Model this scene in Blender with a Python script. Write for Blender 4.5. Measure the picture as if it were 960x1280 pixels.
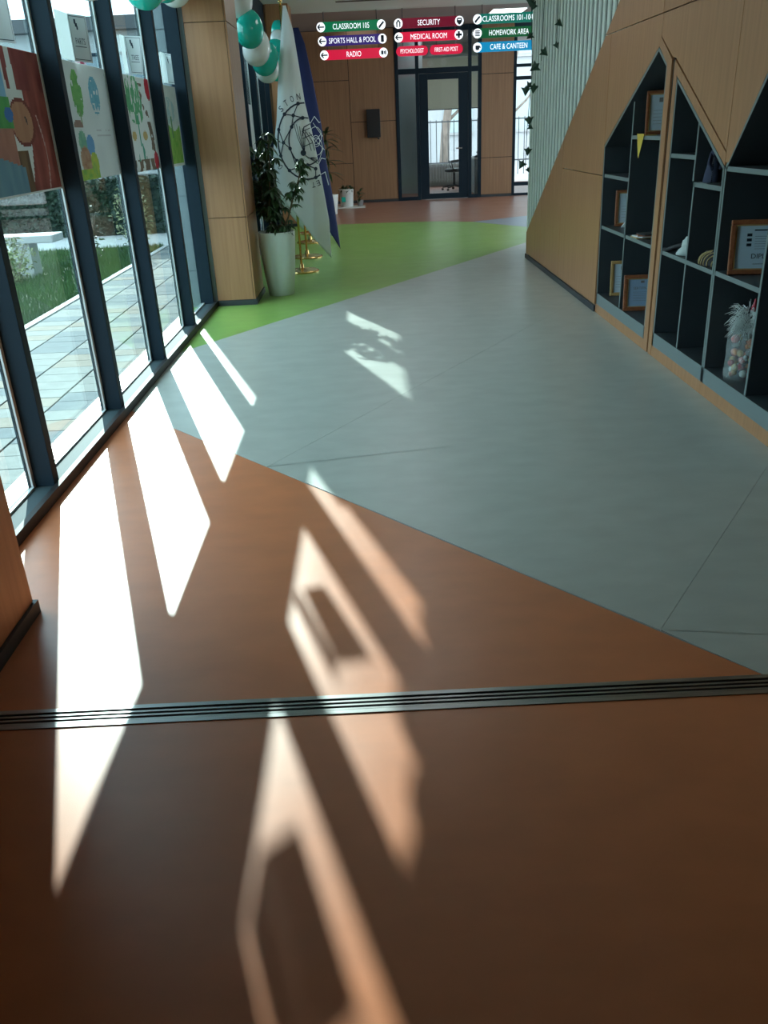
import bpy, bmesh, math, random
import numpy as np
from mathutils import Vector, Matrix
random.seed(7); rng = np.random.default_rng(7)
for o in list(bpy.data.objects): bpy.data.objects.remove(o)
S = bpy.context.scene
COL = S.collection

# ------------------------------------------------------------------ camera
def set_camera():
    f = 1030.0
    d = Vector((585-480, 2860-640, f)).normalized()          # straight down, in camera axes (x right, y down, z forward)
    gx = 455-480
    g = Vector((gx, -(gx*d.x + f*d.z)/d.y, f)).normalized()   # along the hall
    r = d.cross(g)
    rows = (r, g, -d)
    right = Vector([a[0] for a in rows]); down = Vector([a[1] for a in rows]); fwd = Vector([a[2] for a in rows])
    cam = bpy.data.cameras.new('camera'); co = bpy.data.objects.new('camera', cam); COL.objects.link(co)
    M = Matrix((right, -down, -fwd)).transposed().to_4x4(); M.translation = (0, 0, 1.45)
    co.matrix_world = M
    cam.sensor_fit = 'VERTICAL'; cam.sensor_height = 36; cam.sensor_width = 27
    cam.lens = 36*f/1280; cam.clip_start = .02; cam.clip_end = 300
    S.camera = co
set_camera()
# ------------------------------------------------------------------ sky, sun, exposure
W = bpy.data.worlds.new('sky'); S.world = W; W.use_nodes = True
bg = W.node_tree.nodes['Background']; bg.inputs[0].default_value = (.80, .915, 1.0, 1); bg.inputs[1].default_value = 3.6
sl = bpy.data.lights.new('sun', 'SUN'); sl.energy = 11.5; sl.color = (1, .95, .86); sl.angle = math.radians(.55)
so = bpy.data.objects.new('sun', sl); COL.objects.link(so); so.location = (-10, 30, 20)
AZ, EL = math.radians(18.2), math.radians(24.7)
sd = Vector((-math.sin(AZ)*math.cos(EL), math.cos(AZ)*math.cos(EL), math.sin(EL)))
so.rotation_euler = sd.to_track_quat('Z', 'Y').to_euler()
vs = S.view_settings; vs.view_transform = 'Standard'; vs.look = 'None'; vs.exposure = 0.5; vs.gamma = 1; vs.use_curve_mapping = False
LED = 4.5     # strength of the ceiling panels

# ------------------------------------------------------------------ materials
MATS = {}
def mat(name, col=(.5,.5,.5), rough=.5, metal=0., spec=.5, noise=0., nscale=(8,8,8), col2=None, emit=0., ecol=None, trans=0., bump=0., alpha=1., coat=0.):
    if name in MATS: return MATS[name]
    m = bpy.data.materials.new(name); m.use_nodes = True
    nt = m.node_tree; b = nt.nodes['Principled BSDF']
    b.inputs['Base Color'].default_value = (*col, 1); b.inputs['Roughness'].default_value = rough
    b.inputs['Metallic'].default_value = metal; b.inputs['Specular IOR Level'].default_value = spec
    if coat: b.inputs['Coat Weight'].default_value = coat; b.inputs['Coat Roughness'].default_value = .15
    if emit:
        b.inputs['Emission Color'].default_value = (*(ecol or col), 1); b.inputs['Emission Strength'].default_value = emit
    if trans: b.inputs['Transmission Weight'].default_value = trans
    if noise or bump or col2:
        tc = nt.nodes.new('ShaderNodeTexCoord'); mp = nt.nodes.new('ShaderNodeMapping'); mp.inputs['Scale'].default_value = nscale
        n = nt.nodes.new('ShaderNodeTexNoise'); n.inputs['Detail'].default_value = 5; n.inputs['Scale'].default_value = 1
        nt.links.new(tc.outputs['Object'], mp.inputs[0]); nt.links.new(mp.outputs[0], n.inputs[0])
        if noise or col2:
            rp = nt.nodes.new('ShaderNodeValToRGB'); rp.color_ramp.elements[0].position = .3; rp.color_ramp.elements[1].position = .7
            c2 = col2 or tuple(min(1, c*(1+noise)) for c in col); c1 = col if col2 else tuple(c*(1-noise) for c in col)
            rp.color_ramp.elements[0].color = (*c1, 1); rp.color_ramp.elements[1].color = (*c2, 1)
            nt.links.new(n.outputs['Fac'], rp.inputs[0]); nt.links.new(rp.outputs[0], b.inputs['Base Color'])
        if bump:
            bp = nt.nodes.new('ShaderNodeBump'); bp.inputs['Strength'].default_value = bump; bp.inputs['Distance'].default_value = .01
            nt.links.new(n.outputs['Fac'], bp.inputs['Height']); nt.links.new(bp.outputs[0], b.inputs['Normal'])
    MATS[name] = m; return m
def vinyl(name, c):
    m = mat(name, c, rough=.33, spec=.75, noise=.07, nscale=(5, 9, 5))
    nt = m.node_tree; b = nt.nodes['Principled BSDF']
    tc = nt.nodes.new('ShaderNodeTexCoord'); n = nt.nodes.new('ShaderNodeTexNoise'); n.inputs['Scale'].default_value = 2.2; n.inputs['Detail'].default_value = 6
    mr = nt.nodes.new('ShaderNodeMapRange'); mr.inputs['To Min'].default_value = .27; mr.inputs['To Max'].default_value = .42
    nt.links.new(tc.outputs['Object'], n.inputs[0]); nt.links.new(n.outputs['Fac'], mr.inputs['Value']); nt.links.new(mr.outputs[0], b.inputs['Roughness'])
    n2 = nt.nodes.new('ShaderNodeTexNoise'); n2.inputs['Scale'].default_value = 420
    bp = nt.nodes.new('ShaderNodeBump'); bp.inputs['Strength'].default_value = .08; bp.inputs['Distance'].default_value = .002
    nt.links.new(tc.outputs['Object'], n2.inputs[0]); nt.links.new(n2.outputs['Fac'], bp.inputs['Height']); nt.links.new(bp.outputs[0], b.inputs['Normal'])
    return m
vinyl('vinyl_orange', (.58, .185, .072)); vinyl('vinyl_grey', (.45, .475, .435)); vinyl('vinyl_green', (.25, .44, .095))
vinyl('vinyl_brown', (.38, .18, .12)); vinyl('vinyl_blue', (.27, .34, .42))
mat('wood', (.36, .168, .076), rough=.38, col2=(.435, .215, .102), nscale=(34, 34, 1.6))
mat('wood_shaded', (.25, .138, .070), rough=.45, col2=(.32, .185, .095), nscale=(26, 26, 1.2))  # shaded copy of the wood, dimness of the far end put into its colour
mat('seam', (.30, .30, .28), rough=.8)
mat('groove', (.03, .017, .012), rough=.8)
mat('board', (.035, .045, .052), rough=.45, noise=.05, nscale=(6, 6, 6))
mat('board_edge', (.17, .21, .21), rough=.4)
mat('skirting', (.035, .04, .045), rough=.5)
mat('frame_dark', (.010, .022, .034), rough=.55, spec=.14)
mat('alu', (.62, .66, .68), rough=.28, metal=1.)
mat('alu_sill', (.055, .08, .09), rough=.65, spec=.12)
mat('bead', (.55, .60, .60), rough=.4)
mat('strip_alu', (.33, .34, .34), rough=.32, metal=1., noise=.15, nscale=(6, 90, 6))
mat('rubber', (.012, .012, .014), rough=.6)
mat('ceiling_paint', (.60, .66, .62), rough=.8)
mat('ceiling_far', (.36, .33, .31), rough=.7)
mat('wall_paint', (.62, .63, .60), rough=.8)
mat('partition', (.38, .47, .48), rough=.6)
mat('slat', (.78, .85, .80), rough=.55)
mat('slat_back', (.15, .19, .18), rough=.7)
mat('white_plastic', (.80, .84, .80), rough=.35)
mat('planter_white', (.72, .78, .72), rough=.45)
mat('soil', (.03, .02, .014), rough=.95, noise=.4, nscale=(40, 40, 40))
mat('leaf', (.018, .055, .016), rough=.4, col2=(.04, .10, .03), nscale=(9, 9, 9))
mat('leaf_ivy', (.02, .06, .035), rough=.55)
mat('stem', (.10, .075, .035), rough=.7)
mat('gold', (.75, .50, .20), rough=.22, metal=1.)
mat('flag_white', (.78, .84, .84), rough=.75)
mat('flag_blue', (.009, .018, .115), rough=.65)
mat('flag_mint', (.66, .78, .72), rough=.75)
mat('ink', (.02, .035, .06), rough=.7)
mat('ink_white', (.75, .78, .82), rough=.7)
mat('balloon_teal', (.015, .50, .40), rough=.16, spec=.6)
mat('balloon_white', (.78, .82, .80), rough=.16, spec=.6)
mat('string', (.6, .6, .6), rough=.7)
mat('paper', (.70, .73, .74), rough=.8)
mat('paper_thin', (.80, .82, .82), rough=.8)
def thin_paper():
    m = MATS['paper_thin']; nt = m.node_tree; tr = nt.nodes.new('ShaderNodeBsdfTranslucent'); tr.inputs[0].default_value = (.85,.9,.9,1)
    mx = nt.nodes.new('ShaderNodeMixShader'); mx.inputs[0].default_value = .5
    nt.links.new(nt.nodes['Principled BSDF'].outputs[0], mx.inputs[1]); nt.links.new(tr.outputs[0], mx.inputs[2]); nt.links.new(mx.outputs[0], nt.nodes['Material Output'].inputs[0])
thin_paper()
mat('frame_wood', (.22, .07, .03), rough=.35, col2=(.34, .12, .052), nscale=(60, 60, 60))
mat('frame_gold', (.45, .28, .11), rough=.3)
mat('black_plastic', (.012, .012, .014), rough=.45)
mat('yellow_cloth', (.62, .44, .06), rough=.7)
mat('cloth_pale', (.50, .58, .56), rough=.8)
mat('cloth_dark', (.03, .03, .035), rough=.8)
mat('cloth_gold', (.45, .33, .14), rough=.6)
mat('cloth_grey', (.20, .19, .19), rough=.8)
mat('velvet', (.03, .04, .08), rough=.8)
mat('silver', (.70, .72, .76), rough=.25, metal=1.)
mat('skin_doll', (.42, .16, .09), rough=.6)
mat('red_paint', (.45, .03, .05), rough=.4)
mat('tinsel', (.72, .78, .76), rough=.3, metal=.1)
mat('paver_a', (.19, .20, .193), rough=.9, spec=.1, noise=.10, nscale=(12, 12, 12))
mat('paver_b', (.125, .145, .155), rough=.9, spec=.1, noise=.10, nscale=(12, 12, 12))
mat('paver_c', (.20, .18, .155), rough=.9, spec=.1, noise=.10, nscale=(12, 12, 12))
mat('joint_sand', (.10, .10, .10), rough=.95)
mat('earth', (.035, .05, .02), rough=.95, noise=.3)
mat('grass', (.03, .085, .02), rough=.7, col2=(.06, .13, .03), nscale=(3, 3, 3))
mat('pale_ground', (.36, .37, .37), rough=.9, noise=.06, nscale=(2, 2, 2))
mat('concrete', (.38, .39, .39), rough=.8, noise=.06, nscale=(5, 5, 5))
mat('cladding', (.24, .29, .31), rough=.4)
mat('render_white', (.40, .42, .43), rough=.85)
mat('window_glassy', (.10, .16, .19), rough=.08, spec=.8)
mat('steel_dark', (.05, .055, .06), rough=.5)
mat('bark', (.22, .18, .15), rough=.9, noise=.3, nscale=(14, 14, 3), bump=.5)
mat('blind', (.52, .50, .44), rough=.8)
mat('radiator', (.72, .74, .74), rough=.4)
mat('shrub_light', (.20, .22, .11), rough=.7)
mat('shrub_dark', (.012, .035, .016), rough=.6)
mat('led', (1, 1, 1), emit=LED, ecol=(.93, .97, 1.0))
mat('sign_white', (.6, .6, .65), emit=.85, ecol=(.88, .95, 1.0))
def sign_mat(n, c, e=.62): mat('sign_'+n, tuple(x*.35 for x in c), rough=.4, emit=e, ecol=c)
sign_mat('green', (.0, .155, .06)); sign_mat('violet', (.030, .012, .15)); sign_mat('red', (.66, .006, .05))
sign_mat('wine', (.15, .002, .02)); sign_mat('teal', (.0, .15, .11)); sign_mat('green2', (.0, .09, .025)); sign_mat('blue', (.0, .25, .50))
def glass_mat(name, tint, f0=.035):
    m = bpy.data.materials.new(name); m.use_nodes = True; nt = m.node_tree; nt.nodes.clear()
    out = nt.nodes.new('ShaderNodeOutputMaterial'); mx = nt.nodes.new('ShaderNodeMixShader'); lw = nt.nodes.new('ShaderNodeLayerWeight'); lw.inputs['Blend'].default_value = .5
    pw = nt.nodes.new('ShaderNodeMath'); pw.operation = 'POWER'; pw.inputs[1].default_value = 5       # Schlick reflectance, same from both sides
    fr = nt.nodes.new('ShaderNodeMath'); fr.operation = 'MULTIPLY_ADD'; fr.inputs[1].default_value = 1-f0; fr.inputs[2].default_value = f0
    nt.links.new(lw.outputs['Facing'], pw.inputs[0]); nt.links.new(pw.outputs[0], fr.inputs[0])
    t = nt.nodes.new('ShaderNodeBsdfTransparent'); t.inputs[0].default_value = (*tint, 1)
    g = nt.nodes.new('ShaderNodeBsdfGlossy'); g.inputs['Roughness'].default_value = .02
    nt.links.new(fr.outputs[0], mx.inputs[0]); nt.links.new(t.outputs[0], mx.inputs[1]); nt.links.new(g.outputs[0], mx.inputs[2]); nt.links.new(mx.outputs[0], out.inputs[0])
    MATS[name] = m
glass_mat('glass', (.80, .93, .945)); glass_mat('glass_clear', (.95, .97, .97), .03)
def print_mat():
    m = bpy.data.materials.new('printed_paper'); m.use_nodes = True; nt = m.node_tree; b = nt.nodes['Principled BSDF']
    a = nt.nodes.new('ShaderNodeAttribute'); a.attribute_name = 'Col'; b.inputs['Roughness'].default_value = .75
    tr = nt.nodes.new('ShaderNodeBsdfTranslucent'); mx = nt.nodes.new('ShaderNodeMixShader'); mx.inputs[0].default_value = .25
    nt.links.new(a.outputs['Color'], b.inputs['Base Color']); nt.links.new(a.outputs['Color'], tr.inputs[0])
    nt.links.new(b.outputs[0], mx.inputs[1]); nt.links.new(tr.outputs[0], mx.inputs[2]); nt.links.new(mx.outputs[0], nt.nodes['Material Output'].inputs[0])
    MATS['printed_paper'] = m
    m = bpy.data.materials.new('clear_bag'); m.use_nodes = True; nt = m.node_tree; b = nt.nodes['Principled BSDF']
    b.inputs['Base Color'].default_value = (.7, .8, .8, 1); b.inputs['Roughness'].default_value = .15
    tr = nt.nodes.new('ShaderNodeBsdfTransparent'); mx = nt.nodes.new('ShaderNodeMixShader'); mx.inputs[0].default_value = .22
    nt.links.new(tr.outputs[0], mx.inputs[1]); nt.links.new(b.outputs[0], mx.inputs[2]); nt.links.new(mx.outputs[0], nt.nodes['Material Output'].inputs[0])
    MATS['clear_bag'] = m
print_mat()

# ------------------------------------------------------------------ helpers
ORG = {}
def org(o): return ORG.get(o.name, Vector((0,0,0)))
def props(o, label=None, cat=None, group=None, kind=None):
    if label: o['label'] = label
    if cat: o['category'] = cat
    if group: o['group'] = group
    if kind: o['kind'] = kind
    return o
def thing(name, loc, label, cat, group=None, kind=None):
    o = bpy.data.objects.new(name, None); COL.objects.link(o); o.location = loc; o.empty_display_size = .1
    ORG[o.name] = Vector(loc)
    return props(o, label, cat, group, kind)
class MB:
    def __init__(s): s.v = []; s.f = []; s.m = []; s.cur = 0
    def add(s, vs, fs):
        n = len(s.v); s.v += [tuple(p) for p in vs]
        for f in fs: s.f.append(tuple(i+n for i in f)); s.m.append(s.cur)
        return s
    def box(s, x0, x1, y0, y1, z0, z1):
        x0, x1 = min(x0,x1), max(x0,x1); y0, y1 = min(y0,y1), max(y0,y1); z0, z1 = min(z0,z1), max(z0,z1)
        return s.add([(x0,y0,z0),(x1,y0,z0),(x1,y1,z0),(x0,y1,z0),(x0,y0,z1),(x1,y0,z1),(x1,y1,z1),(x0,y1,z1)],
                     [(3,2,1,0),(4,5,6,7),(0,1,5,4),(1,2,6,5),(2,3,7,6),(3,0,4,7)])
    def prism(s, poly, axis, a0, a1):
        def P(p, a): return (a, p[0], p[1]) if axis == 'x' else ((p[0], a, p[1]) if axis == 'y' else (p[0], p[1], a))
        n = len(poly); vs = [P(p, a0) for p in poly] + [P(p, a1) for p in poly]
        return s.add(vs, [tuple(range(n)), tuple(range(2*n-1, n-1, -1))] + [(i, i+n, (i+1) % n+n, (i+1) % n) for i in range(n)])
    def tube(s, pts, r, n=6, cap=True):
        pts = [Vector(p) for p in pts]; R = r if isinstance(r, (list, tuple)) else [r]*len(pts); rings = []; up = None
        for i, p in enumerate(pts):
            t = (pts[min(i+1, len(pts)-1)] - pts[max(i-1, 0)])
            t = t.normalized() if t.length > 1e-9 else Vector((0,0,1))
            a = t.orthogonal().normalized() if up is None else (up - t*up.dot(t)).normalized(); up = a; b = t.cross(a)
            rings.append([p + (a*math.cos(2*math.pi*k/n) + b*math.sin(2*math.pi*k/n))*R[i] for k in range(n)])
        vs = [q for g in rings for q in g]; fs = []
        for i in range(len(pts)-1):
            for k in range(n): fs.append((i*n+k, i*n+(k+1) % n, (i+1)*n+(k+1) % n, (i+1)*n+k))
        if cap: fs += [tuple(range(n-1, -1, -1)), tuple((len(pts)-1)*n+k for k in range(n))]
        return s.add(vs, fs)
    def lathe(s, prof, c, n=24, sx=1, sy=1):
        vs = []; fs = []
        for (r, z) in prof:
            for k in range(n): a = 2*math.pi*k/n; vs.append((c[0]+r*sx*math.cos(a), c[1]+r*sy*math.sin(a), c[2]+z))
        m = len(prof)
        for i in range(m-1):
            for k in range(n): fs.append((i*n+k, i*n+(k+1) % n, (i+1)*n+(k+1) % n, (i+1)*n+k))
        fs += [tuple(range(n-1, -1, -1)), tuple((m-1)*n+k for k in range(n))]
        return s.add(vs, fs)
    def build(s, name, mt, parent=None, loc=None, smooth=False, bevel=0., label=None, cat=None, group=None, kind=None, auto=False):
        o0 = org(parent) if parent else Vector(loc or (0,0,0))
        me = bpy.data.meshes.new(name); me.from_pydata([tuple(Vector(p)-o0) for p in s.v], [], s.f)
        for x in ([mt] if isinstance(mt, str) else mt): me.materials.append(MATS[x])
        if not isinstance(mt, str): me.polygons.foreach_set('material_index', s.m)
        bm = bmesh.new(); bm.from_mesh(me); bmesh.ops.recalc_face_normals(bm, faces=bm.faces); bm.to_mesh(me); bm.free()
        if smooth: me.polygons.foreach_set('use_smooth', [True]*len(me.polygons))
        o = bpy.data.objects.new(name, me); COL.objects.link(o)
        if parent: o.parent = parent
        else: o.location = o0
        ORG[o.name] = o0
        if bevel:
            b = o.modifiers.new('bevel', 'BEVEL'); b.width = bevel; b.segments = 2; b.limit_method = 'ANGLE'
        return props(o, label, cat, group, kind)
def box(name, mt, b, parent=None, **k): return MB().box(*b).build(name, mt, parent, **k)
def inst(name, mesh, parent=None, loc=(0,0,0), rot=(0,0,0), scale=(1,1,1), **k):
    o = bpy.data.objects.new(name, mesh); COL.objects.link(o); o.parent = parent
    o.location = Vector(loc) - (org(parent) if parent else Vector((0,0,0))); o.rotation_euler = rot; o.scale = scale
    ORG[o.name] = Vector(loc)
    return props(o, **k)
def copy_tree(o, parent=None):
    c = o.copy(); COL.objects.link(c); c.parent = parent
    for ch in list(o.children): copy_tree(ch, c)
    return c
_txt = {}
def text_geo(body, extrude=0.0):
    if body in _txt: return _txt[body]
    cu = bpy.data.curves.new('t', 'FONT'); cu.body = body; cu.resolution_u = 3; cu.align_x = 'LEFT'
    o = bpy.data.objects.new('t', cu); COL.objects.link(o); bpy.context.view_layer.update()
    dg = bpy.context.evaluated_depsgraph_get(); me = bpy.data.meshes.new_from_object(o.evaluated_get(dg))
    vs = [(v.co.x, v.co.y) for v in me.vertices]; fs = [tuple(p.vertices) for p in me.polygons]
    bpy.data.objects.remove(o); bpy.data.curves.remove(cu); bpy.data.meshes.remove(me)
    _txt[body] = (vs, fs); return vs, fs
def text_fit(mb, body, w, h, fn):
    """letters scaled into a w x h box centred on 0,0, each vertex placed by fn(x, y)"""
    vs, fs = text_geo(body); xs = [p[0] for p in vs]; ys = [p[1] for p in vs]
    x0, x1, y0, y1 = min(xs), max(xs), min(ys), max(ys); sx = w/(x1-x0); sy = h/(y1-y0)
    mb.add([fn((p[0]-(x0+x1)/2)*sx, (p[1]-(y0+y1)/2)*sy) for p in vs], fs)
def leaf_geo(L, w, bend=.25, n=4):
    """pointed leaf along +x, midrib folded"""
    vs = []; fs = []
    for i in range(n+1):
        t = i/n; ww = w*math.sin(math.pi*min(1, .06+.94*t)**.8)*(1 if t < 1 else 0) + .0004; x = L*t; z = -bend*L*t*t
        vs += [(x, -ww/2, z+.12*ww), (x, 0, z), (x, ww/2, z+.12*ww)]
    for i in range(n):
        a = 3*i; fs += [(a, a+3, a+4, a+1), (a+1, a+4, a+5, a+2)]
    return vs, fs
def place(mb, geo, loc, rot, sc=1.):
    M = rot.to_matrix().to_4x4() if not isinstance(rot, Matrix) else rot
    loc = Vector(loc); mb.add([loc + (M @ (Vector(v)*sc)) for v in geo[0]], geo[1])
from mathutils import Euler

XL, XR, YB, ZC = -1.46, 1.85, 19.5, 3.3

# ================================================================== THE SETTING
# floor: coloured vinyl sheets laid on one slab
floor = MB().box(-1.75, 7.0, -4.0, 24.6, -.2, -.004).build('floor', 'seam', label='hall floor of coloured vinyl sheets in angular fields', cat='floor', kind='structure')
def sheet(mt, poly, lab):
    o = MB().prism(poly, 'z', -.0035, 0).build('vinyl_sheet', mt, floor); o['label'] = lab; return o
def gline(x): return 6.27 + (x+1.38)*(11.17-6.27)/(1.88+1.38)       # grey / green joint
def oline(x): return 4.73 + (x+1.46)*(1.93-4.73)/(1.05+1.46)         # orange / grey joint
sheet('vinyl_orange', [(-1.75,-4),(2.3,-4),(2.3,1.83),(-1.75,1.83)], 'orange vinyl before the metal strip')
sheet('vinyl_orange', [(-1.75,1.905),(oline(0)*0+1.06,1.905),(-1.46,4.73),(-1.75,5.05)], 'orange vinyl beyond the metal strip')
def sline(x): return 3.69 + (x+.56)*(6.49-3.69)/(1.24+.56)           # welded seams in the grey field
def sline2(x): return 2.33 + (x-.97)*(3.36-2.33)/(1.70-.97)
e = .0012
xs0 = -.5466
sheet('vinyl_grey', [(-1.75,5.052),(-1.46,4.732),(xs0,oline(xs0)+.002),(xs0,sline(xs0)),(2.3,sline(2.3)),(2.3,gline(2.3)),(-1.75,gline(-1.75))], 'grey vinyl field')
xs1 = .847
sheet('vinyl_grey', [(xs0+.002,oline(xs0)+.004),(xs1,oline(xs1)+.002),(xs1,sline2(xs1)),(2.3,sline2(2.3)),(2.3,sline(2.3)-.0025),(xs0+.002,sline(xs0)-.001)], 'grey vinyl field')
sheet('vinyl_grey', [(xs1+.002,oline(xs1)+.002),(1.063,1.905),(2.3,1.905),(2.3,sline2(2.3)-.0025),(xs1+.001,sline2(xs1)-.001)], 'grey vinyl field')
arc = [(2.35,13.42),(1.72,14.42),(1.2,14.75),(.54,14.9),(-.42,15.0),(-1.75,15.05)]
sheet('vinyl_green', [(-1.75,gline(-1.75)+.002),(2.3,gline(2.3)+.002),(3.0,12.45),(2.35,13.42)]+arc[1:], 'bright green vinyl field')
sheet('vinyl_blue', [(2.302,gline(2.3)),(7,11.8),(7,16.6),(2.75,15.0),(1.722,14.43),(2.352,13.42),(3.002,12.45)], 'blue grey vinyl field')
sheet('vinyl_grey', [(2.302,6),(7,6),(7,11.79),(2.302,gline(2.3)-.01)], 'grey vinyl field')
sheet('vinyl_brown', [(-1.75,15.053),(-.42,15.003),(.54,14.903),(1.2,14.753),(1.72,14.433),(2.75,15.003),(7,16.603),(7,24.6),(-1.75,24.6)], 'brown vinyl field by the far wall')

# ceiling
ceil = MB().box(-1.75, 7.0, -4.0, 16.3, ZC, ZC+.25).build('ceiling', 'ceiling_paint', label='pale flat ceiling above the hall', cat='ceiling', kind='structure')
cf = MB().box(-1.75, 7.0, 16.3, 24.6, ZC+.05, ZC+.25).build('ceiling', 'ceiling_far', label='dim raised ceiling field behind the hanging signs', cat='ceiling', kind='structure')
box('slot_diffuser', 'groove', (-.35, 1.0, 15.05, 15.16, ZC-.004, ZC+.004), label='narrow dark air slot in the pale ceiling', cat='vent')
def led_panel(x0, x1, y0, y1, z, label, group=None):
    t = thing('ceiling_light', ((x0+x1)/2, (y0+y1)/2, z), label, 'light', group)
    MB().box(x0-.02,x1+.02,y0-.02,y1+.02,z-.014,z-.0005).build('frame', 'white_plastic', t)
    MB().box(x0,x1,y0,y1,z-.019,z-.0145).build('diffuser', 'led', t)
led_panel(2.45, 3.05, 17.3, 18.0, ZC+.05, 'square lit panel in the ceiling above the cafe sign')
for y in (6.2, 8.8, 11.4, 14.0): led_panel(.05, .65, y, y+.6, ZC, 'added square lit panel in the pale ceiling along the middle of the hall', 'added ceiling panels along the hall')  # panels added as fill light for the hall
led_panel(4.2, 4.8, 13.0, 13.6, ZC, 'added square lit panel in the ceiling of the side corridor')  # another added panel, brightens the far end from the side
led_panel(1.3, 1.9, 21.0, 21.6-.1, ZC+.05, 'square lit panel in the office ceiling')
led_panel(-.32, .30, 19.32, 19.38, ZC+.05, 'slim lit strip over the plain wood wall')
led_panel(3.3, 3.9, 19.32, 19.38, ZC+.05, 'slim lit strip over the narrow far window')

# wall behind the camera and side closures
box('wall_front', 'wall_paint', (-1.75, 2.4, -4.15, -4.0, 0, ZC), label='plain wall closing the hall behind', cat='wall', kind='structure')
ws = thing('window_6', (7.05, 13, 0), 'added glazed side wall lighting the corridor from the side', 'window', kind='structure')  # unseen glazing, added to bring daylight onto the far floor
MB().box(7.0,7.15,6.0,24.6,0,.25).build('sill_wall','wall_paint',ws); MB().box(7.0,7.15,6.0,24.6,3.0,ZC+.2).build('head','wall_paint',ws); MB().box(7.0,7.15,19.5,24.6,.251,2.999).build('end_wall','wall_paint',ws)
for k in range(10): MB().box(7.02,7.12,6.0+1.494*k,6.06+1.494*k,.251,2.999).build('mullion','frame_dark',ws)
for k in range(9): MB().box(7.06,7.07,6.062+1.494*k,7.492+1.494*k,.252,2.998).build('pane','glass_clear',ws)
MB().box(7.16,40,-10,24.61,-.5,-.10).build('ground','pale_ground',label='pale ground beyond the added glazed corridor wall',cat='ground',kind='structure')
box('wall_corridor', 'wall_paint', (2.4, 7.0, 5.9, 6.0, 0, ZC), label='plain end wall of the side corridor', cat='wall', kind='structure')

# ---- left side: columns, curtain wall
def wood_panel(poly, axis, a0, a1, parent, mt='wood'):
    return MB().prism(poly, axis, a0, a1).build('panel', mt, parent, bevel=.0015)
def column(y0, y1, label, x1=-1.10, outer=True):
    t = thing('wall_column', (-1.3, (y0+y1)/2, 0), label, 'column', kind='structure')
    MB().box(-1.46+.004, x1-.016, y0+.016, y1-.016, 0, ZC).build('core', 'groove', t)
    for z0, z1 in ((.05, .783), (.789, 2.322), (2.328, ZC)):
        MB().box(-1.455, x1-.0005-.018, y0, y0+.015, z0, z1).build('panel', 'wood', t)
        MB().box(x1-.015, x1, y0+.003, y1-.003, z0, z1).build('panel', 'wood', t)
        MB().box(-1.455, x1-.0185, y1-.015, y1, z0, z1).build('panel', 'wood', t)
    MB().box(-1.457, x1+.012, y0-.012, y1+.012, 0, .048).build('skirting', 'skirting', t)
    return t
column(7.95, 8.62, 'wood clad column beside the white planter')
column(-3.9, 2.44, 'wood clad wall pier before the metal floor strip', x1=-1.2)
column(15.0, 15.65, 'wood clad column behind the flag stands')
# masonry behind columns
MB().box(-1.71, -1.462, 7.97, 8.60, -.3, ZC).build('wall_left', 'cladding', label='grey clad pier outside behind the planter column', cat='wall', kind='structure')
MB().box(-1.80, -1.462, -4.0, 2.42, -.3, ZC).build('wall_left', 'cladding', label='clad wall outside behind the near wood pier', cat='wall', kind='structure')
MB().box(-1.75, -1.462, 15.02, 19.5, -.3, ZC).build('wall_left', 'wood_shaded', label='solid side wall behind the flags', cat='wall', kind='structure')
pier = thing('wall_left', (-1.82, 7.96, 0), 'pale grey metal cladding sheets on the outside pier', 'wall', kind='structure')
for z0, z1 in ((-.05,.33),(.34,.98),(.99,1.63),(1.64,2.28),(2.29,2.93)):
    MB().box(-1.715, -1.615, 7.955, 7.969, z0, z1).build('cladding_sheet', 'cladding', pier)
MB().box(-1.98, -1.86, 8.65, 15.0, -.3, 2.42).build('added_screen_wall', 'cladding', label='added clad screen wall outside beyond the pier, blocking low sun', cat='wall', kind='structure')  # added to stop low sun entering the second window

def curtain(idx, y0, y1, mull, label):
    t = thing('window_%d' % idx, (-1.55, (y0+y1)/2, 0), label, 'window', kind='structure')
    MB().box(-1.485, -1.458, y0, y1, 0, .05).build('kick_strip', 'rubber', t)
    MB().box(-1.615, -1.4855, y0, y1, -.1, .035).build('sill', 'alu_sill', t, bevel=.003)
    MB().box(-1.68, -1.48, y0, y1, 2.75, ZC).build('spandrel', 'frame_dark', t)
    edges = [y0] + [m for m in mull] + [y1]
    for k, m in enumerate(mull):
        mm = MB().box(-1.588, -1.492, m-.06, m, .0355, 2.75).build('mullion', 'frame_dark', t, bevel=.002)
        MB().box(-1.589, -1.580, m-.086, m-.061, .0365, 2.74).build('bead', 'bead', mm)
        MB().box(-1.607, -1.599, m-.078, m, .0355, 2.75).build('pressure_plate', 'frame_dark', mm)
    for a in (y0, y1-.05):
        MB().box(-1.61, -1.492, a, a+.05, .0355, 2.75).build('jamb', 'frame_dark', t)
    for a, b in zip(edges[:-1], edges[1:]):
        MB().box(-1.598, -1.590, a+.002, b-.002, .04, 2.745).build('pane', 'glass', t)
        MB().box(-1.589, -1.575, a+.052 if a == y0 else a+.001, (b-.09) if b != y1 else b-.052, .0355, .046).build('bottom_bead', 'bead', t)
curtain(1, 2.45, 7.945, [3.57, 4.72, 5.86, 7.00], 'tall glazed curtain wall between the two wood piers')
curtain(2, 8.63, 14.995, [9.75, 10.9, 12.05, 13.2, 14.3], 'tall glazing behind the planter and the flags')

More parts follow.
